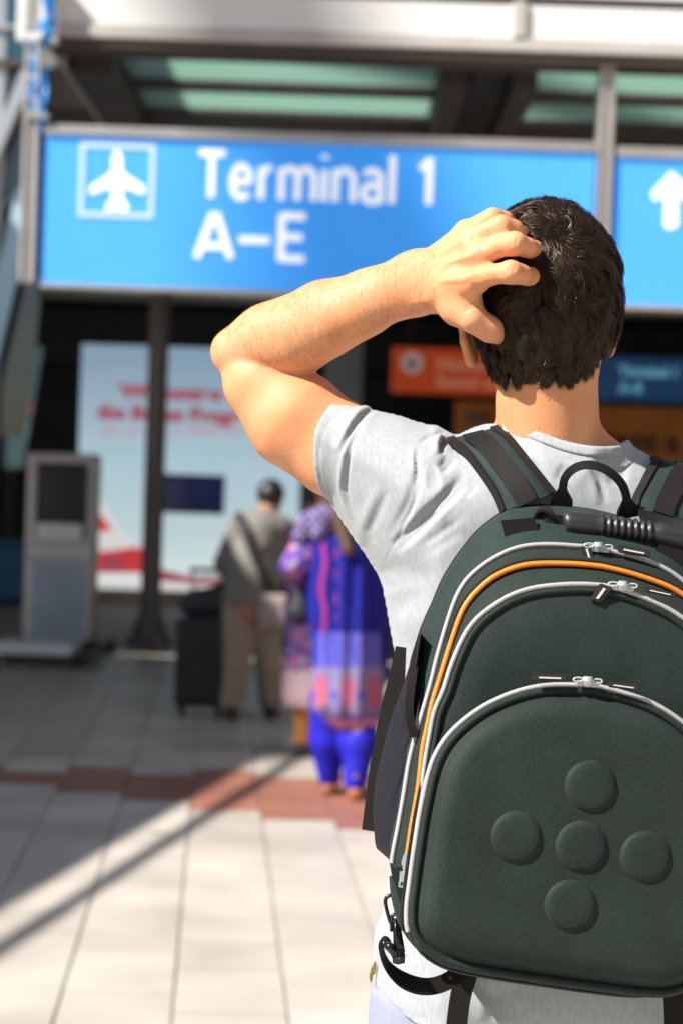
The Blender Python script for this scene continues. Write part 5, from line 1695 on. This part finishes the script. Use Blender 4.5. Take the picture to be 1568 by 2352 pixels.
# webbing holding the grip
for z in (1,):
    MB().prism([zq(x, y, YG_ - .016) for x, y in ((455, 668), (660, 650), (700, 742), (488, 772))], (0, -1, 0), .003).build("grip_webbing", m_web, grip)
    kp = spline([(660, 700), (672, 640), (700, 600), (750, 605), (790, 650), (800, 700), (770, 735), (720, 740)], 24)
    MB().strap([zq(x, y, YG_ - .002 + .006 * math.cos(i * .3)) for i, (x, y) in enumerate(kp)], (0.2, 1, .2), .022, .003).build("grip_webbing", m_web, grip)
    MB().strap([zq(690, 690, YG_ - .004), zq(740, 680, YG_ - .011), (zq(800, 682, YG_ - .012)), zq(860, 684, YG_ - .012)], (0, 0, 1), [.022, .021, .018, .016], .004).build("grip_webbing", m_web, grip)
    MB().prism([mirror(zq(x, y, YG_ - .016)) for x, y in ((455, 668), (640, 650), (670, 742), (488, 772))], (0, -1, 0), .003).build("grip_webbing", m_web, grip)

# zip sliders with rubber pulls
def zz(p, Y): x, y = Z6([p])[0]; return PK(x, y, Y)
def torus_pts(c, ru, rv, n=14): return [(c[0] + math.cos(2*math.pi*i/n) * ru, c[1] + math.sin(2*math.pi*i/n) * rv) for i in range(n + 1)]
def pull_set(mx, my, lq, rq, Yz, ztilt=.09):
    Ym = Yz - .006
    body_ = MB()
    for s in (-1, 1):
        bx_, by_ = mx + s * 38, my + 18 + s * 38 * ztilt
        body_.prism([zz(p, Ym) for p in ((bx_ - 24, by_ - 16), (bx_ + 24, by_ - 14), (bx_ + 30, by_ + 4), (bx_ + 20, by_ + 20), (bx_ - 20, by_ + 18), (bx_ - 30, by_ + 2))], (0, -1, 0), .0045)
    body_.tube([zz((mx, my + 22), Ym - .003), zz((mx, my - 6), Ym - .007), zz((mx, my - 22), Ym - .007)], [.005, .0048, .0050], 12)
    sl = body_.build("zip_slider", m_zipm, pk)
    for s in (-1, 1):
        MB().tube([zz(p, Ym - .0065) for p in torus_pts((mx + s * 58, my + 2 + s * 5), 30, 13)], .0009, 6).build("slider_ring", m_zipm, sl, True)
    for q_ in (lq, rq):
        pts_ = [zz(p, Ym - .007) for p in q_]
        bm = bmesh.new(); vs_ = [bm.verts.new(p) for p in pts_] ; vb = [bm.verts.new(p + Vector((0, .0042, 0))) for p in pts_]
        bm.faces.new(vs_); bm.faces.new(vb[::-1])
        for i in range(4): bm.faces.new((vs_[i], vb[i], vb[(i + 1) % 4], vs_[(i + 1) % 4]))
        bmesh.ops.recalc_face_normals(bm, faces=bm.faces[:])
        bmesh.ops.bevel(bm, geom=bm.edges[:], offset=.0012, segments=2, affect='EDGES')
        bm.verts.index_update()
        pu = mk("zip_pull", [v.co[:] for v in bm.verts], [[v.index for v in f_.verts] for f_ in bm.faces], m_pull, sl, False)
        bm.free()
        c = sum((Vector((a, b, 0)) for a, b in q_), Vector()) / 4
        ed = [(Vector((q_[i][0], q_[i][1], 0)) + Vector((q_[(i + 1) % 4][0], q_[(i + 1) % 4][1], 0))) / 2 for i in range(4)]
        d1, d2 = (ed[1] - ed[3]), (ed[2] - ed[0])
        lg, st_ = (d1, d2) if d1.length > d2.length else (d2, d1)
        bar = [c + lg * a * .32 + st_ * b * .10 for a, b in ((-1, -1), (1, -1), (1, 1), (-1, 1))]
        MB().prism([zz((p.x, p.y), Ym - .0083) for p in bar], (0, 1, 0), .0010).build("pull_bar", m_bar, pk if False else sl)
pull_set(1052, 822, [(948, 822), (1000, 816), (1046, 930), (972, 938)], [(1172, 812), (1368, 852), (1362, 898), (1170, 862)], YA)
pull_set(1200, 1058, [(1064, 1048), (1142, 1078), (1068, 1172), (998, 1150)], [(1332, 1068), (1528, 1112), (1522, 1142), (1330, 1102)], YBz)
pull_set(988, 1638, [(662, 1603), (868, 1606), (858, 1652), (650, 1640)], [(1112, 1646), (1304, 1676), (1298, 1706), (1110, 1682)], YC)

# slider at the foot of the orange zip
def z4(p, Y): x, y = Z4([p])[0]; return PK(x, y, Y)
s4 = MB().prism([z4(p, YO - .024) for p in ((500, 542), (532, 560), (520, 700), (505, 735), (475, 725), (460, 640), (478, 585))], (0, -1, 0), .006).build("zip_slider", m_zipm, pk)
fr4 = MB()
o4 = [(445, 728), (502, 735), (485, 880), (432, 868)]; i4 = [(455, 812), (478, 818), (470, 862), (446, 858)]
fr4.prism([z4(p, YO - .032) for p in ((447, 728), (500, 735), (490, 812), (440, 806))], (0, 1, 0), .003)
for a in ((0, 1), (1, 2), (2, 3), (3, 0)):
    oo = [(440, 806), (490, 812), (482, 880), (432, 868)]; ii = [(456, 822), (478, 826), (470, 862), (446, 856)]
    fr4.prism([z4(p, YO - .032) for p in (oo[a[0]], oo[a[1]], ii[a[1]], ii[a[0]])], (0, 1, 0), .003)
fr4.build("zip_pull", m_zipm, s4)
MB().prism([z4(p, YO - .004) for p in ((356, 676), (400, 690), (470, 680), (530, 700), (530, 1120), (490, 1110), (462, 1050), (436, 985), (412, 900), (385, 800), (366, 735))], (0, 1, 0), .02).build("zip_end_tab", m_green, pk)
# ring, swivel hook and webbing
Yh = 2.165
rp = spline(Z4([(480, 922), (400, 936), (335, 955), (312, 990), (318, 1050), (340, 1140), (358, 1195), (385, 1212), (440, 1200), (478, 1175), (492, 1130)]), 40)
rg = MB().tube([P2W(x, y, Yh + .01) for x, y in rp], .0021, 10).build("metal_ring", m_gloss, pk, True)
hk = MB()
def h4(p, Y=Yh): x, y = Z4([p])[0]; return P2W(x, y, Y)
hk.tube([h4(p) for p in ((370, 1278), (366, 1190), (375, 1135), (400, 1118), (428, 1130), (442, 1180))], .0021, 10)
hk.tube([h4((412, 1160)), h4((418, 1250)), h4((432, 1380)), h4((445, 1470))], [.0030, .0045, .0056, .0060], 12)
hk.tube([h4((402, 1170), Yh - .003), h4((410, 1300), Yh - .005), h4((424, 1440), Yh - .006)], [.0012, .0016, .0016], 6)
hk.prism([h4(p, Yh - .006) for p in ((392, 1440), (478, 1452), (494, 1500), (492, 1572), (432, 1586), (380, 1574), (378, 1500))], (0, 1, 0), .012)
hk.tube([h4((318, 1398)), h4((350, 1420), Yh - .006), h4((390, 1470), Yh - .004), h4((405, 1510))], [.0040, .0052, .0045, .004], 10)
hk.tube([h4((446, 1536), Yh - .0075), h4((446, 1536), Yh - .0055)], .0022, 12)
hk.build("swivel_hook", m_gloss, pk, True)
wp_ = spline(Z4([(350, 1440), (345, 1395), (318, 1352), (282, 1348), (268, 1395), (280, 1470), (302, 1540), (345, 1615), (420, 1690), (520, 1750), (640, 1785), (760, 1782), (880, 1740), (980, 1670), (1040, 1600)]), 60)
wl_ = []
for i in range(60):
    t = i / 59
    wl_.append(Vector((.25, 1, .15)).lerp(Vector((.18, .45, 1)), min(1, max(0, (t - .25) / .35))))
MB().strap([P2W(x, y, Yh + .005 + .05 * (i / 59)) for i, (x, y) in enumerate(wp_)], wl_, [.012] * 8 + [.013 + .006 * min(1, i / 20) for i in range(52)], .0022).build("hook_webbing", m_web, pk)
bs = spline(Z4([(1080, 1620), (1050, 1720), (1010, 1850), (985, 2000), (965, 2180), (950, 2400)]), 20)
MB().strap([P2W(x, y, 2.245) for x, y in bs], (1, 0, .1), .0235, .003).build("dangling_strap", m_web, pk)
bs = [(1545, 2262), (1548, 2310), (1550, 2360), (1552, 2440)]
MB().strap([P2W(x, y, 2.235) for x, y in bs], (1, 0, .05), .0250, .003).build("dangling_strap", m_web, pk)
# ------------------------------------------------------------------ people further back
def fig_grid(x0, x1, y0, y1, z0, z1, st): return Grid(A((x0, x1, st),), A((y0, y1, st),), A((z0, z1, st),))
def surf(g_, name, mt, parent, it=1):
    V, Q = nets(g_); V = relax(V, Q, it)
    return mk(name, V, Q, mt, parent, True)
def B(px, py, Y): return np.array(P2W(px, py, Y), np.float32)
m_skin2 = mat("skin_tan", (.38, .19, .12), .5, var=.06, scale=20)
m_hair2 = mat("hair_black", (.012, .010, .009), .45, var=.3, scale=60)
m_jacket = mat("jacket_grey", (.17, .165, .15), .9, var=.10, scale=30, bump=.3, bscale=60, bdist=.01)
m_chino = mat("chino_tan", (.30, .225, .175), .9, var=.08, scale=20)
m_shoe2 = mat("shoe_brown", (.045, .025, .02), .5)

# man in the grey jacket
Ym = 12.8
s = Ym / FPX
g0 = ground(570, 1655)
p2 = empty("person", Vector((g0.x, Ym, 0)), "person in grey jacket and tan trousers bending over beside a dark suitcase", "person")
g_ = fig_grid(p2.location.x - .5, p2.location.x + .5, Ym - .35, Ym + .45, -.01, 1.66, .014)
g_.ell(B(622, 1142, Ym + .12), (.078, .098, .108), .02)
g_.ell(B(624, 1160, Ym + .15), (.060, .06, .07), .02)
g_.cone(B(618, 1165, Ym + .08), B(606, 1195, Ym + .02), .052, .058, .02)
g_.cone(B(600, 1215, Ym), B(575, 1390, Ym), .13, .15, .06)
for sg, sh_, el, hd in ((-1, (552, 1205), (512, 1290), (535, 1345)), (1, (648, 1215), (665, 1300), (648, 1372))):
    g_.cone(B(*sh_, Ym), B(*el, Ym + .04), .055, .045, .03); g_.cone(B(*el, Ym + .04), B(*hd, Ym + .2), .042, .03, .02)
    h_ = B(*hd, Ym + .2)
    for k in range(4): g_.cone(h_, h_ + np.array((.02 * (k - 1.5), .05, -.06)), .02, .011, .01)
    g_.cone(h_, h_ + np.array((-sg * .05, .02, -.03)), .018, .010, .01)
for (hx_, hy_), (kx_, ky_), (fx_, fy_), fY in (((552, 1400), (545, 1520), (527, 1640), Ym - .05), ((608, 1400), (618, 1520), (620, 1632), Ym + .12)):
    fz = .06
    g_.cone(B(hx_, hy_, Ym), B(kx_, ky_, (Ym + fY) / 2), .085, .06, .04)
    a = B(fx_, fy_, fY); a[2] = .09
    g_.cone(B(kx_, ky_, (Ym + fY) / 2), a, .058, .042, .03)
surf(g_, "body", m_skin2, p2)
g_ = fig_grid(p2.location.x - .2, p2.location.x + .3, Ym - .1, Ym + .35, 1.3, 1.66, .010)
g_.ell(B(622, 1134, Ym + .10), (.090, .110, .098), .01); surf(g_, "hair", m_hair2, p2)
g_ = fig_grid(p2.location.x - .5, p2.location.x + .5, Ym - .35, Ym + .4, .6, 1.5, .012)
g_.cone(B(600, 1222, Ym), B(590, 1300, Ym - .02), .150, .165, .08)
g_.cone(B(590, 1300, Ym - .02), B(572, 1372, Ym - .02), .165, .170, .08)
g_.cone(B(566, 1208, Ym), B(640, 1212, Ym), .085, .085, .05)
for sh_, el, hd in (((552, 1208), (514, 1292), (534, 1338)), ((648, 1216), (663, 1300), (650, 1362))):
    g_.cone(B(*sh_, Ym), B(*el, Ym + .04), .075, .062, .04); g_.cone(B(*el, Ym + .04), B(*hd, Ym + .18), .062, .046, .02)
g_.F = np.maximum(g_.F, (B(575, 1388, Ym)[2] - g_.zs)[None, None, :])
surf(g_, "jacket", m_jacket, p2)
g_ = fig_grid(p2.location.x - .4, p2.location.x + .4, Ym - .3, Ym + .4, .06, 1.2, .012)
for (hx_, hy_), (kx_, ky_), (fx_, fy_), fY in (((552, 1380), (545, 1520), (529, 1640), Ym - .05), ((606, 1385), (617, 1520), (620, 1632), Ym + .12)):
    a = B(fx_, fy_, fY); a[2] = .08
    g_.cone(B(hx_, hy_ - 20, Ym), B(kx_, ky_, (Ym + fY) / 2), .125, .085, .05); g_.cone(B(kx_, ky_, (Ym + fY) / 2), a, .083, .068, .03)
g_.F = np.maximum(g_.F, (g_.zs - B(575, 1375, Ym)[2])[None, None, :])
surf(g_, "trousers", m_chino, p2)
for (fx_, fY) in ((528, Ym - .05), (620, Ym + .12)):
    c = B(fx_, 1650, fY); c[2] = .045
    g_ = fig_grid(c[0] - .1, c[0] + .12, c[1] - .12, c[1] + .26, -.008, .14, .008)
    g_.cone(c + np.array((0, -.05, .01)), c + np.array((.02, .16, -.005)), .048, .042, .03); g_.F = np.maximum(g_.F, -g_.zs[None, None, :])
    surf(g_, "shoe", m_shoe2, p2)
# shoulder bag
m_bagd = mat("bag_black", (.014, .014, .017), .55, var=.2, scale=10)
q = [B(545, 1178, Ym - .10), B(560, 1215, Ym - .19), B(585, 1275, Ym - .21), B(612, 1335, Ym - .20), B(628, 1362, Ym - .16)]
sb = empty("shoulder_bag", B(640, 1440, Ym), "pale pink shoulder bag with dark diagonal strap hung on the grey jacket", "bag")
MB().strap(q, (1, -.2, .4), .055, .006).build("strap", m_bagd, sb, True)
c = B(630, 1402, Ym - .12)
MB().box((c[0] - .10, c[1] - .05, c[2] - .11), (c[0] + .10, c[1] + .05, c[2] + .10), .03).build("bag_body", mat("bag_pink", (.33, .27, .26), .8, var=.1), sb)
MB().box((c[0] - .105, c[1] - .056, c[2] + .02), (c[0] + .105, c[1] + .054, c[2] + .105), .015).build("bag_flap", bpy.data.materials["bag_pink"], sb)
c = B(640, 1462, Ym + .15)
hb_ = empty("handbag", c, "small black handbag held low beside the tan trousers", "bag")
MB().box((c[0] - .09, c[1] - .05, c[2] - .07), (c[0] + .09, c[1] + .05, c[2] + .07), .02).build("bag_body", m_bagd, hb_)
MB().tube([Vector(c) + Vector((-.06, 0, .07)), Vector(c) + Vector((-.03, 0, .20)), Vector(c) + Vector((.03, 0, .20)), Vector(c) + Vector((.06, 0, .07))], .008, 8).build("handle", m_bagd, hb_, True)

# suitcase with a bag strapped on top
Yc = 12.9
a, b, c, d = rectZ(404, 522, 1422, 1640, Yc)
su = empty("suitcase", ((a + b) / 2, Yc, 0), "black upright trolley suitcase standing on the shaded paving", "suitcase")
MB().box((a, Yc - .12, .07), (b, Yc + .14, d), .03).build("shell", mat("case_black", (.012, .012, .016), .5, var=.2, scale=6), su)
MB().box((a + .03, Yc - .135, .12), (b - .03, Yc - .121, d - .22), .006).build("front_pocket", m_bagd, su)
for x in (a + .05, b - .05):
    for y in (Yc - .08, Yc + .10):
        MB().tube([(x - .012, y, .03), (x + .012, y, .03)], .03, 12).build("wheel", m_gloss, su)
        MB().box((x - .02, y - .02, .045), (x + .02, y + .02, .075)).build("wheel_housing", m_gloss, su)
for x in (a + .08, b - .08):
    MB().tube([(x, Yc + .12, d - .02), (x, Yc + .13, d + .30)], .008, 8).build("handle_tube", m_steel, su)
MB().box((a + .06, Yc + .115, d + .30), (b - .06, Yc + .145, d + .33), .008).build("handle_grip", m_gloss, su)
a2, b2, c2, d2 = rectZ(415, 545, 1335, 1418, Yc - .02)
bg2 = empty("travel_bag", ((a2 + b2) / 2, Yc, d + .002), "soft black travel bag lying on top of the suitcase", "bag")
g_ = fig_grid(a2 - .05, b2 + .08, Yc - .2, Yc + .12, d - .01, d + .36, .012)
g_.cone((a2 + .09, Yc - .04, d + .10), (b2 - .07, Yc - .04, d + .12), .095, .105, .05); g_.cone((b2 - .10, Yc - .04, d + .14), (b2 - .04, Yc - .03, d + .24), .09, .05, .05)
g_.F = np.maximum(g_.F, (d + .003 - g_.zs)[None, None, :])
surf(g_, "bag_body", m_bagd, bg2)
MB().strap([(a2 + .08, Yc - .06, d + .18), (a2 + .14, Yc - .08, d + .27), (b2 - .14, Yc - .08, d + .30), (b2 - .08, Yc - .06, d + .20)], (0, 1, 0), .03, .005).build("bag_handle", m_bagd, bg2)

# woman in the blue tunic
Yw = 9.75
def tunic_cols(V, P):
    n = len(V); c = np.tile(np.array((.004, .010, .20), np.float32), (n, 1))
    x = P[:, 0]; y = P[:, 1]
    st = np.sin(x * 2 * math.pi / 21.0)
    c[(st > .80) & (y < 1450)] = (.05, .03, .30)
    red = (np.abs(x - 742 - 4 * np.sin(y * .05)) < 5) & (y < 1460); c[red] = (.30, .03, .16)
    red = (np.abs(x - 772) < 3) & (y < 1420) & (np.sin(y * .12) > 0); c[red] = (.20, .03, .20)
    m_ = (y > 1452) & (y < 1532) & (x > 722) & (x < 872); c[m_ & (st > .1)] = (.13, .08, .36); c[m_ & (st <= .1)] = (.02, .06, .46); c[m_ & (st > .75)] = (.22, .16, .44)
    m_ = (y >= 1532) & (y < 1640) & (x < 880); c[m_] = (.19, .17, .33)
    for cx_ in (738, 798, 858):
        e = ((x - cx_) / 17) ** 2 + ((y - 1588) / 40) ** 2
        c[m_ & (e < 1)] = (.38, .10, .18); 
    for cx_ in (768, 828):
        e = ((x - cx_) / 9) ** 2 + ((y - 1597) / 11) ** 2
        c[m_ & (e < 1)] = (.06, .08, .40)
    m_ = (y >= 1640) & (y < 1653); c[m_] = (.16, .08, .30)
    m_ = (y >= 1653); c[m_] = (.55, .26, .40); c[m_ & (np.sin(x * .5) > .4)] = (.42, .14, .32)
    return c
gw = ground(790, 1815)
p3 = empty("person", Vector((gw.x, Yw, 0)), "person in long royal blue tunic with pink border and bright blue trousers", "person")
g_ = fig_grid(p3.location.x - .4, p3.location.x + .4, Yw - .35, Yw + .4, -.01, 1.72, .014)
g_.ell(B(762, 1122, Yw + .02), (.078, .095, .11), .02); g_.cone(B(764, 1150, Yw), B(770, 1190, Yw), .05, .055, .02)
g_.cone(B(780, 1230, Yw), B(800, 1450, Yw), .12, .15, .06)
for (hx_, fx_, fy_, fY) in ((760, 756, 1805, Yw + .06), (835, 815, 1824, Yw - .1)):
    a_ = B(fx_, fy_, fY); a_[2] = .04
    g_.cone(B(hx_, 1480, Yw), a_ + np.array((0, 0, .06)), .09, .038, .04)
    g_.cone(a_, a_ + np.array((0, .13, -.012)), .036, .03, .02)
for sh_, el, hd in (((722, 1215), (690, 1290), (706, 1335)), ((850, 1225), (880, 1330), (870, 1420))):
    g_.cone(B(*sh_, Yw), B(*el, Yw - .02), .045, .038, .03); g_.cone(B(*el, Yw - .02), B(*hd, Yw + .12), .036, .026, .02)
    h_ = B(*hd, Yw + .12)
    for k in range(4): g_.cone(h_, h_ + np.array((.016 * (k - 1.5), .04, -.06)), .018, .010, .01)
    g_.cone(h_, h_ + np.array((.04, .03, -.03)), .016, .009, .01)
surf(g_, "body", m_skin2, p3)
g_ = fig_grid(p3.location.x - .3, p3.location.x + .3, Yw - .25, Yw + .2, 1.15, 1.75, .012)
g_.ell(B(762, 1112, Yw), (.09, .105, .10), .02); g_.cone(B(765, 1130, Yw - .06), B(800, 1265, Yw - .17), .06, .035, .03)
surf(g_, "hair", mat("hair_brown", (.07, .035, .02), .5, var=.3, scale=50), p3)
poly = [(728, 1205), (800, 1190), (862, 1210), (886, 1290), (890, 1400), (890, 1530), (872, 1668), (838, 1684), (782, 1682), (745, 1662), (714, 1625), (720, 1560), (718, 1490), (706, 1414), (703, 1320), (712, 1230)]
g_ = fig_grid(B(680, 1400, Yw)[0], B(910, 1400, Yw)[0], Yw - .3, Yw + .3, B(800, 1700, Yw)[2], B(800, 1180, Yw)[2], .009)
XX, ZZ = np.meshgrid(g_.xs, g_.zs, indexing='ij')
pp_ = w2p(np.stack([XX.ravel(), np.full(XX.size, Yw), ZZ.ravel()], -1))
dd2 = (poly_sd(pp_, poly) * Yw / FPX).reshape(XX.shape)[:, None, :]
Rw = .17
Tw = np.where(dd2 > 0, Rw * np.sqrt(np.clip(1 - (1 - np.clip(dd2 / Rw, 0, 1)) ** 2, 0, 1)), 0) * (1 + .05 * np.sin(XX * 70))[:, None, :]
g_.F = (np.where(dd2 > 0, np.abs(g_.ys[None, :, None] - Yw) - Tw, np.sqrt((g_.ys[None, :, None] - Yw) ** 2 + dd2 ** 2)) * .75).astype(np.float32)
V, Q = nets(g_); V = relax(V, Q, 1)
tu = mk("tunic", V, Q, mat_attr("tunic_print", .75), p3, True); paint(tu, tunic_cols(V, w2p(V)))
g_ = fig_grid(p3.location.x - .35, p3.location.x + .35, Yw - .3, Yw + .25, .03, .75, .012)
for (hx_, hy_, fx_, fy_, fY) in ((752, 1600, 757, 1782, Yw + .06), (834, 1600, 816, 1800, Yw - .08)):
    a_ = B(fx_, fy_, fY); a_[2] = .085
    g_.cone(B(hx_, hy_, Yw), (B(hx_, hy_, Yw) + a_) / 2 + np.array((0, 0, -.02)), .085, .088, .03); g_.cone((B(hx_, hy_, Yw) + a_) / 2 + np.array((0, 0, -.02)), a_, .088, .058, .03)
surf(g_, "trousers", mat("trousers_blue", (.002, .003, .42), .7, var=.12, scale=14), p3)
for fx_, fy_, fY in ((756, 1808, Yw + .06), (815, 1826, Yw - .1)):
    a_ = B(fx_, fy_, fY); a_[2] = .03
    g_ = fig_grid(a_[0] - .08, a_[0] + .08, a_[1] - .1, a_[1] + .24, -.006, .10, .008)
    g_.cone(a_ + np.array((0, -.03, 0)), a_ + np.array((0, .16, -.004)), .038, .034, .02); g_.F = np.maximum(g_.F, -g_.zs[None, None, :]); g_.F = np.maximum(g_.F, g_.zs[None, None, :] - .05)
    surf(g_, "shoe", mat("shoe_orange", (.30, .09, .03), .6) if fx_ == 756 else bpy.data.materials["shoe_orange"], p3)
# patterned sleeve and scarf
def floral(V, base=(.12, .05, .32)):
    c = np.tile(np.array(base, np.float32), (len(V), 1))
    for i, v in enumerate(V):
        n1 = mnoise.noise(Vector(v) * 16); n2 = mnoise.noise(Vector(v) * 30 + Vector((5, 1, 2)))
        if n1 > .12: c[i] = (.42, .14, .28)
        if n2 > .30: c[i] = (.34, .30, .42)
    return c
g_ = fig_grid(B(620, 1300, Yw)[0], B(760, 1300, Yw)[0], Yw - .25, Yw + .25, B(700, 1370, Yw)[2], B(700, 1190, Yw)[2], .009)
g_.cone(B(722, 1222, Yw), B(688, 1290, Yw - .03), .075, .075, .04); g_.cone(B(688, 1290, Yw - .03), B(672, 1302, Yw + .02), .07, .06, .04); g_.cone(B(676, 1300, Yw), B(700, 1330, Yw + .1), .06, .045, .03)
V, Q = nets(g_); V = relax(V, Q, 1)
o = mk("sleeve", V, Q, mat_attr("sleeve_print", .8), p3, True); paint(o, floral(V))
g_ = fig_grid(B(640, 1200, Yw)[0], B(830, 1200, Yw)[0], Yw - .25, Yw + .25, B(700, 1260, Yw)[2], B(700, 1120, Yw)[2], .009)
g_.cone(B(708, 1200, Yw - .05), B(690, 1235, Yw - .06), .048, .045, .04); g_.cone(B(708, 1198, Yw - .05), B(770, 1185, Yw - .1), .048, .045, .04); g_.cone(B(740, 1185, Yw - .1), B(735, 1225, Yw - .12), .05, .04, .04)
V, Q = nets(g_); V = relax(V, Q, 1)
cs_ = np.tile(np.array((.05, .045, .09), np.float32), (len(V), 1)); pv = w2p(V)
cs_[(np.sin(pv[:, 0] * .55) > .45)] = (.06, .06, .16); cs_[(np.sin(pv[:, 0] * .31 + 2) * np.sin(pv[:, 1] * .27) > .55)] = (.42, .40, .48); cs_[(np.sin(pv[:, 1] * .5 + pv[:, 0] * .2) > .6)] = (.20, .12, .38)
o = mk("scarf", V, Q, mat_attr("scarf_print", .8), p3, True); paint(o, cs_)
c = B(694, 1384, Yw + .1)
bw = empty("handbag", c, "black rounded handbag carried at the blue tunic's side", "bag")
g_ = fig_grid(c[0] - .13, c[0] + .13, c[1] - .1, c[1] + .1, c[2] - .16, c[2] + .16, .009)
g_.cone(c + np.array((0, 0, -.045)), c + np.array((.01, 0, .05)), .072, .052, .03, flat=((0, 1, 0), 1.5)); surf(g_, "bag_body", m_bagd, bw)
MB().tube([Vector(c) + Vector((-.03, 0, .08)), Vector(c) + Vector((-.01, 0, .16)), Vector(c) + Vector((.04, .01, .15)), Vector(c) + Vector((.05, 0, .07))], .007, 8).build("handle", m_bagd, bw, True)

# companion in a pink-hemmed dress, half hidden
Yq = 11.2
p4 = empty("person", Vector((B(690, 1720, Yq)[0], Yq, 0)), "person in lilac floral dress and orange trousers half hidden behind blue tunic", "person")
g_ = fig_grid(p4.location.x - .3, p4.location.x + .4, Yq - .3, Yq + .4, -.01, 1.62, .014)
g_.ell(B(728, 1140, Yq), (.075, .09, .105), .02); g_.cone(B(728, 1165, Yq), B(728, 1200, Yq), .048, .055, .02); g_.cone(B(728, 1230, Yq), B(722, 1480, Yq), .10, .13, .06)
for hx_, fx_, fY in ((698, 694, Yq - .03), (745, 742, Yq + .06)):
    a_ = B(fx_, 1722, fY); a_[2] = .04
    g_.cone(B(hx_, 1500, Yq), a_ + np.array((0, 0, .05)), .08, .036, .04); g_.cone(a_, a_ + np.array((0, .12, -.012)), .034, .028, .02)
for sg in (-1, 1):
    sh_ = B(728 + sg * 44, 1225, Yq); el = B(728 + sg * 54, 1330, Yq); hd = B(728 + sg * 50, 1420, Yq + .05)
    g_.cone(sh_, el, .042, .036, .03); g_.cone(el, hd, .034, .025, .02)
    for k in range(4): g_.cone(hd, hd + np.array((.004, .016 * (k - 1.5), -.07)), .018, .010, .01)
    g_.cone(hd, hd + np.array((0, .04, -.04)), .015, .009, .01)
surf(g_, "body", m_skin2, p4)
g_ = fig_grid(p4.location.x - .2, p4.location.x + .35, Yq - .2, Yq + .2, 1.2, 1.65, .012)
g_.ell(B(728, 1130, Yq - .01), (.085, .10, .095), .02); surf(g_, "hair", m_hair2, p4)
g_ = fig_grid(p4.location.x - .3, p4.location.x + .4, Yq - .3, Yq + .3, .2, 1.4, .011)
g_.cone(B(724, 1230, Yq), B(720, 1400, Yq), .13, .15, .06); g_.cone(B(720, 1400, Yq), B(722, 1590, Yq), .15, .185, .06)
for sg in (-1, 1):
    g_.cone(B(728 + sg * 40, 1228, Yq), B(728 + sg * 54, 1330, Yq), .065, .06, .04)
g_.F = np.maximum(g_.F, (B(720, 1622, Yq)[2] - g_.zs)[None, None, :])
V, Q = nets(g_); V = relax(V, Q, 1)
o = mk("dress", V, Q, mat_attr("dress_print", .8), p4, True)
fl = floral(V, (.14, .07, .28)); pv = w2p(V); fl[pv[:, 1] > 1540] = (.52, .30, .40); fl[(pv[:, 1] > 1540) & (np.sin(pv[:, 0] * .35 + pv[:, 1] * .3) > .3)] = (.62, .52, .45); paint(o, fl)
g_ = fig_grid(p4.location.x - .3, p4.location.x + .4, Yq - .2, Yq + .25, .05, .6, .012)
for hx_, fx_, fY in ((700, 695, Yq - .03), (745, 742, Yq + .06)):
    a_ = B(fx_, 1722, fY); a_[2] = .08
    g_.cone(B(hx_, 1580, Yq), a_, .072, .048, .03)
surf(g_, "trousers", mat("trousers_orange", (.48, .19, .05), .8, var=.1), p4)
for fx_, fY in ((694, Yq - .03), (742, Yq + .06)):
    a_ = B(fx_, 1722, fY); a_[2] = .03
    g_ = fig_grid(a_[0] - .08, a_[0] + .08, a_[1] - .1, a_[1] + .22, -.006, .12, .008)
    g_.cone(a_ + np.array((0, -.03, .01)), a_ + np.array((0, .14, 0)), .042, .036, .02); g_.F = np.maximum(g_.F, -g_.zs[None, None, :])
    surf(g_, "shoe", m_shoe2, p4)
